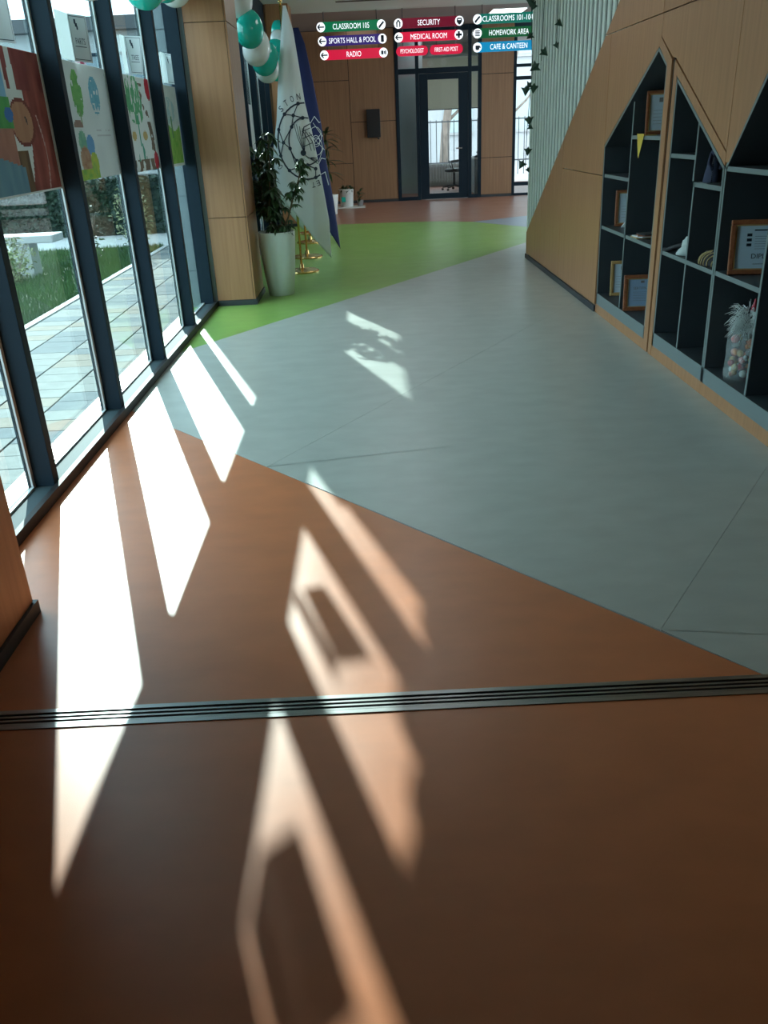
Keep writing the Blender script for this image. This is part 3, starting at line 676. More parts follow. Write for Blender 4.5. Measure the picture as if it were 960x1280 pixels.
# ring centre and radii on the cloth
EX, EZ, EA, EB = -.63, 1.37, .30, .375
def ell(a, sx=1., sz=1.): return (EX+EA*sx*math.cos(a), EZ+EB*sz*math.sin(a))
def clipr(pts, F):
    seg = []
    for p in pts:
        if interp(F.L, p[1])+.01 < p[0] < interp(F.R, p[1])-.004: seg.append(p)
        else:
            if len(seg) > 1: yield seg
            seg = []
    if len(seg) > 1: yield seg
def rib(pts, w, F=f1):
    d = []
    for a, b in zip(pts[:-1], pts[1:]):
        for k in range(6): d.append((a[0]+(b[0]-a[0])*k/6, a[1]+(b[1]-a[1])*k/6))
    d.append(pts[-1])
    for sgm in clipr(d, F): ribbon(sgm, w, F)
rib([ell(2*math.pi*k/40) for k in range(41)], .016)
rib([ell(2*math.pi*k/40, .60, .62) for k in range(8, 41)], .013)
nodes_o = [ell(math.radians(a)) for a in (100, 133, 160, 200, 228, 255, 285)]
nodes_m = [ell(math.radians(a), .80, .78) for a in (118, 180, 240, 290)]
nodes_i = [ell(math.radians(a), .60, .62) for a in (95, 140, 195, 232, 270)]
for a, b in ((0,0),(1,0),(2,1),(3,1),(4,2),(5,2),(6,3)): rib([nodes_o[a], nodes_m[b]], .010)
for a, b in ((0,0),(0,1),(1,1),(1,2),(2,3),(2,2),(3,4),(3,3)): rib([nodes_m[a], nodes_i[b]], .010)
rib([nodes_o[2], nodes_m[1], nodes_i[2]], .010); rib([nodes_o[1], nodes_m[0], nodes_i[0]], .010)
for p in nodes_o+nodes_m+nodes_i:
    if interp(f1.L, p[1])+.02 < p[0] < interp(f1.R, p[1])-.015: dot(p[0], p[1], .019, f1)
for k in range(5): rib([(EX-.115+.03*k, EZ+.19-.02*k), (EX-.085+.02*k, EZ+.05), (EX-.035+.004*k, EZ-.085)], .006)
dot(EX-.035, EZ-.11, .03, f1)
for k in range(4): rib([(EX-.02+.01*k, EZ-.13-.012*k), (EX+.06, EZ-.19+.01*k), (EX+.12, EZ-.235+.02*k)], .006)
for s_ in (.0, .33, .66, 1.): rib([(EX-.02+.09*s_, EZ+.10-.02*s_-.0), (EX+.03+.11*s_, EZ+.0), (EX+.05+.10*s_, EZ-.09)], .007)
for z in (.10, .03, -.05): rib([(EX-.03, EZ+z), (EX+.05, EZ+z+.03), (EX+.16, EZ+z+.05)], .007)
rib([(EX-.03,EZ+.06),(EX-.01,EZ+.14),(EX+.05,EZ+.17),(EX+.12,EZ+.15)], .010)
ringt = "O'ZBEKISTON  RESPUBLIKASI"
for i, ch in enumerate(ringt):
    if ch in " '": continue
    a = math.radians(213 - i*11.6); cx_, cz_ = ell(a, 1.19, 1.17); rot = a - math.pi/2
    if not (interp(f1.L, cz_)+.03 < cx_ < interp(f1.R, cz_)-.03): continue
    text_fit(em, ch, .036 if ch != 'I' else .010, .060, lambda u, v: f1.xz(cx_+u*math.cos(rot)-v*math.sin(rot), cz_+u*math.sin(rot)+v*math.cos(rot), -.005))
for i, ch in enumerate("TEKT"):
    a = math.radians(278 + i*8.5); cx_, cz_ = ell(a, 1.18, 1.17); rot = a - math.pi/2
    if not (interp(f1.L, cz_)+.03 < cx_ < interp(f1.R, cz_)-.02): continue
    text_fit(em, ch, .034, .055, lambda u, v: f1.xz(cx_+u*math.cos(rot)-v*math.sin(rot), cz_+u*math.sin(rot)+v*math.cos(rot), -.005))
em.build('emblem','ink',flag1)
st2 = flag_stand(-.81, 11.05, 2.60, 'gold flag stand carrying the dark blue flag')
f2 = Flag(11.0, [(0,-1.0),(1.0,-.98),(1.8,-.92),(2.35,-.83),(2.56,-.79)],
                [(.05,-.37),(.31,-.39),(.67,-.42),(1.09,-.475),(1.54,-.51),(2.05,-.58),(2.4,-.64),(2.56,-.70)], [(0,.8),(.5,.55),(.8,.35),(1,.09)], 3., .012)
flag2 = f2.mesh('flag', 'flag_blue', st2)
em = MB()
KX, KZ = -.585, 1.36
sh = [(0,.27),(.05,.20),(.12,.24),(.10,.12),(.15,.02),(.10,-.08),(.14,-.22),(.05,-.19),(0,-.28)]
for sx in (-1, 1): rib([(KX+sx*a, KZ+b) for a, b in sh], .008, f2)
for rr, zc in ((.07,.06),(.07,-.06),(.045,.0)): rib([(KX+rr*math.cos(k*.5236), KZ+zc+rr*1.4*math.sin(k*.5236)) for k in range(13)], .007, f2)
for (a, b) in (((-.1,.12),(.09,-.1)),((.1,.12),(-.09,-.1)),((-.02,.2),(.08,.05)),((.02,-.22),(.09,-.05))): rib([(KX+a[0],KZ+a[1]),(KX+b[0],KZ+b[1])], .006, f2)
em.build('emblem','ink_white',flag2); em = MB()
rib([(-.555,.985),(-.50,1.01),(-.485,.93),(-.47,.86)], .010, f2)
em.build('lettering','ink_white',flag2)
st3 = flag_stand(-.86, 12.6, 2.60, 'gold flag stand carrying the pale mint flag')
f3 = Flag(12.55, [(0,-1.42),(.80,-1.36),(1.4,-1.2),(2.1,-1.0),(2.55,-.87)], [(.02,-.47),(.3,-.50),(1.0,-.60),(2.0,-.74),(2.55,-.82)], [(0,.80),(.5,.20),(.75,.16),(1,.06)], 3., .02)
f3.mesh('flag', 'flag_mint', st3)
st4 = flag_stand(-.93, 13.8, 2.6, 'gold flag stand standing last in the row with a furled white flag')
f4 = Flag(13.75, [(0,-1.12),(1.0,-1.10),(2.0,-1.0),(2.55,-.94)], [(.1,-.72),(1.0,-.78),(2.0,-.85),(2.55,-.90)], [(0,.75),(1,.35)], 2., .015)
f4.mesh('flag', 'flag_white', st4)

# ---- balloon garland
def balloon_mesh(mt):
    m = MB(); prof = [(.004,-.005),(.014,.0)]
    for i in range(1, 17):
        a = math.pi*i/16; r = .135*math.sin(a)*(1.0+.10*math.cos(a)) if False else .135*math.sin(a)*(1-.14*math.cos(a)*1)
        prof.append((max(.012 if i < 3 else .0005, r), .17 - .17*math.cos(a)))
    return m.lathe(prof, (0,0,0), 24)
bt = balloon_mesh('t').build('balloon','balloon_teal',smooth=True); bw = balloon_mesh('w').build('balloon','balloon_white',smooth=True)
mt_, mw_ = bt.data, bw.data; bpy.data.objects.remove(bt); bpy.data.objects.remove(bw)
def balloon(x, y, z, teal, s, rot, label, group):
    o = inst('balloon', mt_ if teal else mw_, None, (0,0,0), rot, (s,s,s), label=label, cat='balloon', group=group)
    c = Vector((0,0,.17*s)); c.rotate(Euler(rot)); o.location = Vector((x,y,z)) - c   # x,y,z is the balloon's centre
    kn = None
    return o
PI = math.pi
sw = [(-1.135,9.25,2.64,0,.95,(PI,.1,0),'white balloon topping the swag against the wood column'),
      (-1.06,9.25,2.39,1,1.,(PI-.1,.12,0),'large teal balloon hanging next to the wood column'),
      (-1.035,9.5,2.25,0,1.,(PI,.35,0),'white balloon tucked under the large teal balloon'),
      (-.985,9.75,2.165,1,.95,(PI,.5,0),'teal balloon above the lowest balloons of the swag'),
      (-1.0,10.0,2.115,0,.95,(PI,.1,0),'lowest white balloon in the swag by the flags'),
      (-.935,10.26,2.14,1,.95,(PI,-.4,0),'lowest teal balloon in the swag by the flags'),
      (-.905,10.5,2.27,1,.92,(PI,-.6,.6),'teal balloon half hidden behind the white emblem flag'),
      (-.883,10.71,2.385,0,.88,(PI,-.6,.3),'white balloon half hidden behind the white emblem flag'),
      (-.888,10.89,2.50,1,.85,(PI,-.5,0),'teal balloon topping the swag behind the white emblem flag')]
for i, a in enumerate(sw):
    balloon(*a, 'balloons of the swag by the flags')
MB().tube([(a[0],a[1],a[2]+.12) for a in sw],.003,5).build('balloon_string','string',loc=(-1,9.8,2.2),label='string carrying the balloon swag by the flags',cat='string')
i = 0; y = 2.95; lst = []
while y < 5.75:
    z = 2.36 + (.05 if i % 2 else -.02)
    lst.append((-1.455+(.012 if i % 2 else -.012), y, z, i % 2, .92+.06*(i % 3), (PI, .2*math.sin(i*2.1), .4*i))); y += .30; i += 1
lst += [(-1.455,6.06,2.43,1,1.,(PI,.1,0)),(-1.455,6.36,2.46,0,1.,(PI,.1,1)),(-1.455,6.66,2.435,1,1.,(PI,.1,.4)),(-1.455,6.98,2.52,0,1.,(PI,-.1,.4)),(-1.45,7.33,2.56,1,1.,(PI,.1,.2)),(-1.45,7.72,2.575,0,1.,(PI,.15,.7))]
for a in lst:
    lab = ('teal' if a[3] else 'white')+' balloon in the garland along the tall window'
    if a[1] == 6.66: lab = 'teal balloon hanging low over the painting with red corners'
    if a[1] == 7.72: lab = 'white balloon over the meadow painting next to the wood column'
    balloon(*a, lab, 'balloons along the tall window')
MB().tube([(a[0]+.13,a[1],a[2]+.02) for a in lst],.003,5).build('balloon_string','string',loc=(-1.4,5.4,2.4),label='string carrying the balloons along the tall window',cat='string')

# ---- children's paintings on the glass
def painted_sheet(name, y0, y1, z0, z1, fn, label, cat, group, nu=84, nv=60, x=-1.584, th=.0015, bow=.0):
    """sheet on the glass facing into the hall; u runs along +Y, v up"""
    t = []; vs = []; fs = []; cols = []
    for j in range(nv+1):
        for i in range(nu+1):
            u, v = i/nu, j/nv; vs.append((x + bow*math.sin(u*PI*2)*.5, y0+(y1-y0)*u, z0+(z1-z0)*v))
    for j in range(nv):
        for i in range(nu):
            a = j*(nu+1)+i; fs.append((a, a+1, a+nu+2, a+nu+1)); cols.append(fn((i+.5)/nu, (j+.5)/nv))
    n = len(vs); vs += [(x-th,y0,z0),(x-th,y1,z0),(x-th,y1,z1),(x-th,y0,z1)]
    fs.append((n, n+3, n+2, n+1)); cols.append((.7,.7,.68))
    me = bpy.data.meshes.new(name); o0 = Vector((x,(y0+y1)/2,z0))
    me.from_pydata([tuple(Vector(p)-o0) for p in vs], [], fs); me.materials.append(MATS['printed_paper'])
    ca = me.color_attributes.new('Col','FLOAT_COLOR','CORNER'); buf = []
    for p, c in zip(me.polygons, cols): buf += [*c, 1.]*p.loop_total
    ca.data.foreach_set('color', buf)
    o = bpy.data.objects.new(name, me); COL.objects.link(o); o.location = o0
    return props(o, label, cat, group)
def vnoise(x, y, s=0):
    def h(i, j): 
        n = (i*374761393 + j*668265263 + s*1442695041) & 0xffffffff; n = ((n ^ (n >> 13))*1274126177) & 0xffffffff; return (n & 0xffff)/65535
    i, j = math.floor(x), math.floor(y); fx, fy = x-i, y-j; fx = fx*fx*(3-2*fx); fy = fy*fy*(3-2*fy)
    return (h(i,j)*(1-fx)+h(i+1,j)*fx)*(1-fy)+(h(i,j+1)*(1-fx)+h(i+1,j+1)*fx)*fy
def mixc(a, b, t): t = max(0, min(1, t)); return tuple(p+(q-p)*t for p, q in zip(a, b))
WHT = (.62,.64,.62)
def el(u, v, cu, cv, ru, rv): return ((u-cu)/ru)**2+((v-cv)/rv)**2 < 1
def paint_trunk(u, v):
    n = vnoise(u*26, v*5, 1); c = mixc(WHT, (.55,.55,.53), vnoise(u*9, v*9, 2))
    w = .16 + .10*(1-v)**2 + .05*max(0, v-.7)*3
    if abs(u-.80-.04*math.sin(v*4)) < w: c = mixc((.11,.018,.016), (.36,.10,.075), .65*n+.35*vnoise(u*7, v*9, 31))
    if v > .72 and vnoise(u*15, v*2.2, 3) > .55-.6*(v-.72): c = mixc((.17,.03,.03), (.27,.07,.06), n)
    if el(u, v, .57, .50, .17, .17): c = (.17,.04,.03)
    if el(u, v, .56, .50, .15, .145): c = mixc((.36,.17,.10), (.42,.22,.13), n)
    if el(u, v, .60, .505, .035, .045) and n > .35: c = (.05,.04,.04)
    if u < .44 and .46 < v < .66: c = mixc((.05,.23,.07), (.10,.33,.10), n)
    if el(u, v, .40, .55, .055, .05): c = (.05,.15,.36)
    if u < .42 and v < .46: c = mixc((.40,.20,.14), (.30,.13,.10), n)
    if u < .42 and .66 < v: c = (.22,.40,.55)
    if .42 < u < .56 and v < .30: c = mixc((.10,.055,.03), (.20,.12,.06), n)
    if u < .48 and v < .26-.25*(u-.2): c = mixc((.10,.20,.28), (.15,.28,.33), n)
    if abs(u-.79-.05*math.sin(v*6)) < .008 and v < .55: c = (.46,.30,.27)
    if u > .99 or v < .01: c = WHT
    return c
def paint_two(u, v):
    n = vnoise(u*30, v*30, 4); c = mixc((.55,.57,.57), (.62,.64,.63), vnoise(u*5, v*5, 5))
    if el(u, v, .30, .74, .10, .20) and n > .2: c = mixc((.10,.30,.09), (.20,.42,.13), n)
    if el(u, v, .66, .74, .11, .17) and n > .28: c = mixc((.10,.30,.42), (.18,.40,.48), n)
    if abs(u-.30) < .012 and .46 < v < .6: c = (.2,.3,.15)
    if el(u, v, .22, .47, .09, .05) and v > .46: c = (.26,.16,.13)
    if el(u, v, .25, .32, .08, .11): c = mixc((.15,.34,.25), (.25,.45,.3), n)
    if el(u, v, .40, .30, .08, .09): c = (.14,.30,.50)
    if el(u, v, .26, .17, .11, .12): c = mixc((.46,.30,.20), (.33,.16,.10), n)
    if .12 < u < .50 and v < .09: c = mixc((.16,.36,.08), (.42,.46,.06), n)
    if el(u, v, .43, .13, .08, .11): c = mixc((.45,.47,.07), (.22,.40,.10), n)
    if .58 < u < .9 and abs((v*22) % 1-.5) < .10 and .15 < v < .46 and n > .35: c = (.48,.46,.47)
    return c
def paint_tree(u, v):
    n = vnoise(u*40, v*34, 6); c = mixc((.60,.62,.61), (.66,.67,.66), vnoise(u*4, v*4, 7))
    if (el(u, v, .40, .78, .26, .24) or el(u, v, .42, .60, .22, .10)) and vnoise(u*34, v*12, 8) > .42: c = mixc((.06,.28,.13), (.14,.40,.20), n)
    if abs(u-.44) < .018 and .26 < v < .6: c = (.06,.30,.20)
    if v < .30 and v > .10 and vnoise(u*26+ (u-.44)*60*(.3-v), 2, 9) > .55 and abs(u-.44) < .05+.55*(.3-v): c = (.05,.28,.20)
    if (el(u, v, .26, .38, .07, .05) or el(u, v, .62, .38, .08, .05)): c = (.48,.34,.14)
    if (u < .14 or (u > .70+.10*math.sin(v*5) and u < .82+.10*math.sin(v*5)) ) and vnoise(u*13, v*16, 10) > .5 and v < .94: c = mixc((.10,.06,.05), (.20,.14,.10), n)
    if v < .12 and vnoise(u*18, v*14, 11) > .42: c = (.16,.11,.08)
    if el(u, v, .93, .90, .10, .13) or el(u, v, .90, .10, .08, .10): c = (.48,.03,.05)
    return c
def paint_meadow(u, v):
    n = vnoise(u*22, v*18, 12); c = mixc((.50,.55,.52), (.58,.62,.60), n)
    if el(u, v, .45, .70, .35, .16) and n > .35: c = mixc((.25,.42,.47), (.40,.52,.52), n)
    if v < .50+.05*math.sin(u*7): c = mixc((.14,.36,.06), (.32,.48,.12), n)
    if abs(u-.55) < .03 and .35 < v < .62: c = (.12,.25,.12)
    if v < .03 or u > .96: c = WHT
    return c
gp = 'paintings taped to the tall window'
painted_sheet('painting', 3.78, 4.655, 1.245, 1.86, paint_trunk, 'painting of a thick red brown tree trunk taped to the glass', 'painting', gp, 96, 72)
painted_sheet('painting', 4.90, 5.80, 1.262, 1.862, paint_two, 'white painting with a green and a blue tree taped to the glass', 'painting', gp, 90, 64)
painted_sheet('painting', 6.07, 6.93, 1.255, 1.862, paint_tree, 'painting of a green tree with roots and red corners taped to the glass', 'painting', gp, 90, 64)
painted_sheet('painting', 7.16, 7.885, 1.245, 1.852, paint_meadow, 'painting of a green meadow under pale blue taped to the glass', 'painting', gp, 72, 56)
def paint_plain(u, v): return mixc((.58,.60,.60), (.30,.06,.08), 1 if (v < .45 and u < .6 and vnoise(u*6, v*6, 20) > .3) else 0)
painted_sheet('painting', 11.75-.62, 11.97, 1.25, 1.85, paint_plain, 'pale painting with a red lower half behind the umbrella plant', 'painting', gp, 40, 30)
painted_sheet('painting', 12.35, 13.1, 1.25, 1.85, lambda u, v: mixc((.55,.58,.58),(.5,.52,.5),vnoise(u*5,v*5,3)), 'plain pale painting on the glass behind the flags', 'painting', gp, 30, 24)
# notices: bent sheets standing off the glass above the paintings
def notice(ya, yb, z0, z1, text, label, flap, taper=0., tilt=0., xa=-1.578, xb=-1.49):
    t = thing('notice', (-1.59, (ya+yb)/2, z0), label, 'notice', 'bent paper notices above the paintings')
    # flap taped flat to the glass, main sheet folded out into the room and facing along the hall
    def F(u, v, off=0.):
        u_ = .5+(u-.5)*(1-taper*(1-v)); return (xa+(xb-xa)*u_+off*.25, ya+(yb-ya)*u_-off, z0+(z1-z0)*v - tilt*u)
    def quad(m, u0, u1, v0, v1, off): m.add([F(u0,v0,off),F(u1,v0,off),F(u1,v1,off),F(u0,v1,off)],[(0,1,2,3)])
    m = MB(); m.add([F(0,0),F(1,0),F(1,1),F(0,1),F(0,0,-.001),F(1,0,-.001),F(1,1,-.001),F(0,1,-.001)],[(0,1,2,3),(7,6,5,4),(0,4,5,1),(1,5,6,2),(2,6,7,3),(3,7,4,0)])
    sh_ = m.build('sheet','paper',t)
    m = MB(); z = lambda v: z0+(z1-z0)*v
    m.add([(xa,ya-.002,z(0)),(xa,ya-.002,z(1)),(-1.582,ya-flap,z(1)),(-1.582,ya-flap,z(0)),(xa-.001,ya-.002,z(0)),(xa-.001,ya-.002,z(1)),(-1.583,ya-flap,z(1)),(-1.583,ya-flap,z(0))],
          [(0,1,2,3),(7,6,5,4),(0,4,5,1),(1,5,6,2),(2,6,7,3),(3,7,4,0)]); m.build('flap','paper_thin',t)
    m = MB()
    for a in ((.06,.94,.95,.963),(.06,.94,.04,.053),(.06,.075,.053,.95),(.925,.94,.053,.95)): quad(m, *a, .0012)
    if text:
        text_fit(m, text, .52, .13, lambda u, v: F(.5+u, .44+v, .0012)); quad(m, .18, .80, .315, .33, .0012)
    for (a, b, c, d) in ((.30,.40,.80,.90),(.34,.46,.74,.82),(.40,.48,.68,.76)): quad(m, a, b, c, d, .0013)
    m.build('print','ink',sh_)
notice(5.22, 5.27, 1.868, 2.095, 'PARTS', 'bent paper notice reading PARTS above the painting of two trees', .20, tilt=.01, xb=-1.495)
notice(6.38, 6.38, 1.868, 2.095, 'TREE', 'bent paper notice reading TREE tapering downwards above the green tree painting', .09, taper=.3, tilt=.008, xb=-1.465)
notice(7.62, 7.60, 1.868, 2.085, '', 'bent blank bordered notice above the meadow painting', .14, tilt=.01, xb=-1.525)
notice(4.16, 4.16, 1.87, 2.10, '', 'bent bordered notice above the tree trunk painting', .16, tilt=.01, xb=-1.50)

# ---- things on the shelves
def picture_frame(cx, cy, z, w, h, rz, label, wood='frame_wood', text=None, lean=.12, bands=True, tint=(.56,.66,.74), fw=.020, mat_col=None):
    """frame standing on a shelf: local x along width, normal -y, leaning back"""
    t = thing('picture_frame', (cx, cy, z+.001), label, 'picture frame', 'framed certificates in the niches'); t.rotation_euler = (-lean, 0, rz); o0 = org(t)
    ORG[t.name] = Vector((0,0,0))
    for (a,b,c,d) in ((-w/2,w/2,0,fw),(-w/2,w/2,h-fw,h),(-w/2,-w/2+fw,fw,h-fw),(w/2-fw,w/2,fw,h-fw)):
        MB().box(a,b,-.012,.008,c,d).build('moulding',wood,t,bevel=.004)
        k_ = .006
    for (a,b,c,d) in ((-w/2+fw,w/2-fw,fw,fw+.006),(-w/2+fw,w/2-fw,h-fw-.006,h-fw),(-w/2+fw,-w/2+fw+.006,fw+.006,h-fw-.006),(w/2-fw-.006,w/2-fw,fw+.006,h-fw-.006)):
        MB().box(a,b,-.008,.002,c,d).build('slip','frame_gold',t)
    MB().box(-w/2+.004,w/2-.004,.0085,.012,.004,h-.004).build('backing','cloth_grey',t)
    nm = 'cert_'+str(tint)
    mat(nm, tint, rough=.6, coat=.6)
    MB().box(-w/2+fw+.0005,w/2-fw-.0005,.0025,.008,fw+.0005,h-fw-.0005).build('certificate',nm,t)
    m = MB(); iw = w-2*fw; ih = h-2*fw
    def q(a,b,c,d): m.add([(a,.0018,c),(b,.0018,c),(b,.0018,d),(a,.0018,d)],[(0,1,2,3)])
    if text == 'DIPLOMA':
        text_fit(m, 'DIPLOMA', iw*.62, ih*.11, lambda u,v: (iw*.17+u, .0018, fw+ih*.30+v)); 
        q(-iw*.12,iw*.30,fw+ih*.86,fw+ih*.89)
        for k in range(6): q(-iw*.10,iw*.42,fw+ih*(.46+.055*k),fw+ih*(.466+.055*k))
        q(-iw*.1,iw*.12,fw+ih*.12,fw+ih*.13)
        for k in range(3): q(-iw*.26,-iw*.16,fw+ih*(.52+.11*k),fw+ih*(.585+.11*k))
    elif text:
        text_fit(m, text, iw*.58, ih*.09, lambda u,v: (u, .0018, fw+ih*.66+v))
        for k in range(6): q(-iw*.30,iw*.30,fw+ih*(.22+.06*k),fw+ih*(.228+.06*k))
        q(-iw*.06,iw*.06,fw+ih*.84,fw+ih*.92)
    else:
        q(-iw*.10,iw*.10,fw+ih*.78,fw+ih*.90)
        for k in range(5): q(-iw*.32,iw*.32,fw+ih*(.20+.09*k),fw+ih*(.207+.09*k))
    m.build('print','cloth_grey' if text != 'DIPLOMA' else 'frame_dark',t)
    return t
picture_frame(2.00, 6.10, 1.34, .20, .27, -.15, 'brown framed certificate standing above the yellow pennant')
picture_frame(2.02, 6.74, .685, .20, .265, -.12, 'brown framed certificate on the middle shelf of the far niche')
picture_frame(2.03, 5.88, .685, .20, .26, -.75, 'gold framed certificate turned aside on the shelf with booklets', wood='frame_gold')
picture_frame(2.01, 6.72, .155, .19, .27, -.1, 'light gold framed certificate on the bottom board of the far niche', wood='frame_gold')
picture_frame(1.985, 6.12, .155, .27, .255, -.08, 'wide brown framed certificate on the bottom board of the far niche', text='SERTIFIKAT', tint=(.30,.42,.58), fw=.026)
picture_frame(2.0, 4.36, .685, .29, .27, -.2, 'brown framed document reading DIPLOMA on the grey shelf', text='DIPLOMA', tint=(.50,.66,.76), fw=.024, lean=.16)
picture_frame(1.99, 5.72, .155, .16, .20, -1.1, 'small brown frame at the near end of the far niche')
pn = thing('pennant', (1.89, 6.03, 1.34), 'yellow triangular pennant hanging over the shelf edge', 'pennant')
vs_ = []; 
for j in range(9):
    v = j/8; 
    for i in range(7):
        u = i/6-.5; vs_.append((1.846-.004*math.sin(i*1.4)*v, 6.02+u*.155*(1-v)*1.0+.01*v, 1.352-.15*v))
MB().add(vs_, [(j*7+i, j*7+i+1, (j+1)*7+i+1, (j+1)*7+i) for j in range(8) for i in range(6)]).build('cloth','yellow_cloth',pn,smooth=True)
MB().box(1.846,1.93,5.945,6.10,1.3405,1.3425).build('fold','yellow_cloth',pn)
# booklets
for k in range(4):
    o = MB().box(-.11,.11,-.075,.075,0,.007).build('booklet', ('cloth_gold','paper','skin_doll','cloth_dark')[k], loc=(0,0,0), bevel=.001,
        label=('tan','white','brown','dark')[k]+' thin booklet lying in the pile on the far niche shelf', cat='booklet', group='booklets on the far niche shelf')
    o.location = (1.965+.01*k, 6.02-.012*k, .6855+.0085*k); o.rotation_euler = (0, 0, .25*math.sin(k*2.2))
# small cups on the top far shelf
cup = MB().lathe([(.014,0),(.02,.004),(.026,.03),(.024,.03),(.018,.006)],(0,0,0),16).build('cup','white_plastic',loc=(1.90,6.66,1.066),label='small pale cup on the top far shelf',cat='cup',group='small cups on the top far shelf')
for p in ((1.935,6.60,1.066),(1.92,6.52,1.066),(1.96,6.66,1.066)): inst('cup', cup.data, None, p, label='small pale cup on the top far shelf', cat='cup', group='small cups on the top far shelf')
# small white card before the certificate
MB().prism([(1.95,.686),(2.05,.686),(2.03,.79)],'y',6.66,6.68).build('tent_card','paper',loc=(2.0,6.67,.686),label='small white folded card before the middle shelf certificate',cat='card')
# crumpled cloth with black strap
def lump(name, mt, c, rx, ry, rz, seed, label, cat, squash=1., n=28, m_=16, amp=.22, fs=3.):
    vs=[]; fs_=[]
    for j in range(m_+1):
        ph = PI/2*j/m_
        for i in range(n):
            th = 2*PI*i/n; k = 1+amp*(vnoise(fs*math.cos(th)+5, fs*math.sin(th)+5+fs*ph, seed)-.5)*2
            vs.append((c[0]+rx*k*math.cos(th)*math.cos(ph), c[1]+ry*k*math.sin(th)*math.cos(ph), c[2]+rz*k*math.sin(ph)*(.6+.8*vnoise(3*math.cos(th)+9, 3*math.sin(th)+ph*4, seed+1))))
    for j in range(m_):
        for i in range(n): fs_.append((j*n+i, j*n+(i+1)%n, (j+1)*n+(i+1)%n, (j+1)*n+i))
    fs_.append(tuple(range(n-1,-1,-1)))
    return MB().add(vs, fs_)
sc_ = thing('folded_scarf', (1.96, 5.2, .68), 'crumpled pale cloth with a black strap on the middle niche shelf', 'cloth')
lump('c','x',(1.97,5.17,.681),.085,.115,.10,3,'','',amp=.3).build('cloth','cloth_pale',sc_,smooth=True)
MB().tube([(1.95,5.22,.74),(1.90,5.28,.72),(1.86,5.33,.695),(1.855,5.38,.69)],.012,6).build('strap','cloth_dark',sc_,smooth=True)
# striped cap and grey felt cone
sh1 = thing('striped_cap', (1.92, 4.78, .68), 'black and gold striped soft cap on the middle niche shelf', 'cap')
lump('c','x',(1.935,4.77,.681),.07,.11,.065,8,'','',amp=.12).build('crown','cloth_dark',sh1,smooth=True)
for k in range(7):
    yy = 4.68+.028*k; r_ = math.sqrt(max(.05, 1-((yy-4.77)/.115)**2))
    MB().tube([(1.935-.074*r_*math.cos(a), yy+.012*math.sin(3*a), .682+.075*r_*math.sin(a)) for a in [PI*i/12 for i in range(13)]],.0036,5).build('stripe','cloth_gold',sh1,smooth=True)
fc = thing('felt_cone', (2.05, 4.70, .68), 'grey felt cone standing behind the striped cap', 'felt hat')
MB().lathe([(.075,.001),(.078,.02),(.055,.075),(.02,.125),(.004,.135)],(2.05,4.70,.68),20).build('cone','cloth_grey',fc,smooth=True)
MB().lathe([(.0795,.004),(.082,.012),(.0795,.022)],(2.05,4.70,.68),20).build('rim','cloth_pale',fc,smooth=True)
# costume doll
dl = thing('costume_doll', (1.905, 4.86, 1.105), 'dark robed doll with silver trimmed gown in the sloping niche', 'doll')
DX, DY, DZ, K = 1.905, 4.86, 1.106, .66
MB().lathe([(r*K, z*K) for r, z in [(.085,.005),(.088,.01),(.075,.08),(.055,.15),(.035,.20),(.045,.225),(.03,.25),(.012,.262)]],(DX,DY,DZ),20,.8,1.).build('robe','velvet',dl,smooth=True)
MB().lathe([(r*K, z*K) for r, z in [(.010,.258),(.024,.27),(.030,.292),(.024,.315),(.008,.325)]],(DX,DY,DZ),14).build('head','skin_doll',dl,smooth=True)
MB().lathe([(r*K, z*K) for r, z in [(.031,.303),(.034,.312),(.022,.335),(.004,.342)]],(DX,DY,DZ),14).build('hat','cloth_dark',dl,smooth=True)
for s_ in (-1,1): MB().tube([(DX+s_*.020,DY-.006,DZ+.148),(DX+s_*.036,DY-.026,DZ+.10),(DX+s_*.02,DY-.043,DZ+.07)],[.010,.009,.006],8).build('sleeve','velvet',dl,smooth=True)
tr = MB()
for sd_ in (-.4, .35):
    for k in range(15):
        t_ = k/14; r_ = (.036+.05*(1-t_))*K
        place(tr, ([(-.008,0,-.006),(.008,0,-.006),(.011,0,.005),(0,-.006,.009),(-.011,0,.005)],[(0,1,3),(1,2,3),(3,4,0),(0,1,2,4)]), (DX+r_*sd_*.8, DY-r_*.93, DZ+.006+.21*t_*K), Euler((.3,0,.2)).to_matrix(), .75)
o = tr.build('silver_trim','silver',dl); o['kind'] = 'stuff'
MB().box(1.858,1.955,4.80,4.92,1.1052,1.1085).build('stand_plate','board_edge',dl)
# small red figure at the bottom of the middle niche
rf = thing('figurine', (2.05, 5.06, .155), 'tiny red figurine in the bottom of the middle niche', 'figurine')
MB().lathe([(.02,0.001),(.022,.01),(.012,.04),(.016,.055),(.006,.07)],(2.05,5.06,.155),12).build('body','red_paint',rf,smooth=True)
MB().lathe([(.003,.068),(.012,.078),(.012,.09),(.004,.1)],(2.05,5.06,.155),10).build('head','skin_doll',rf,smooth=True)
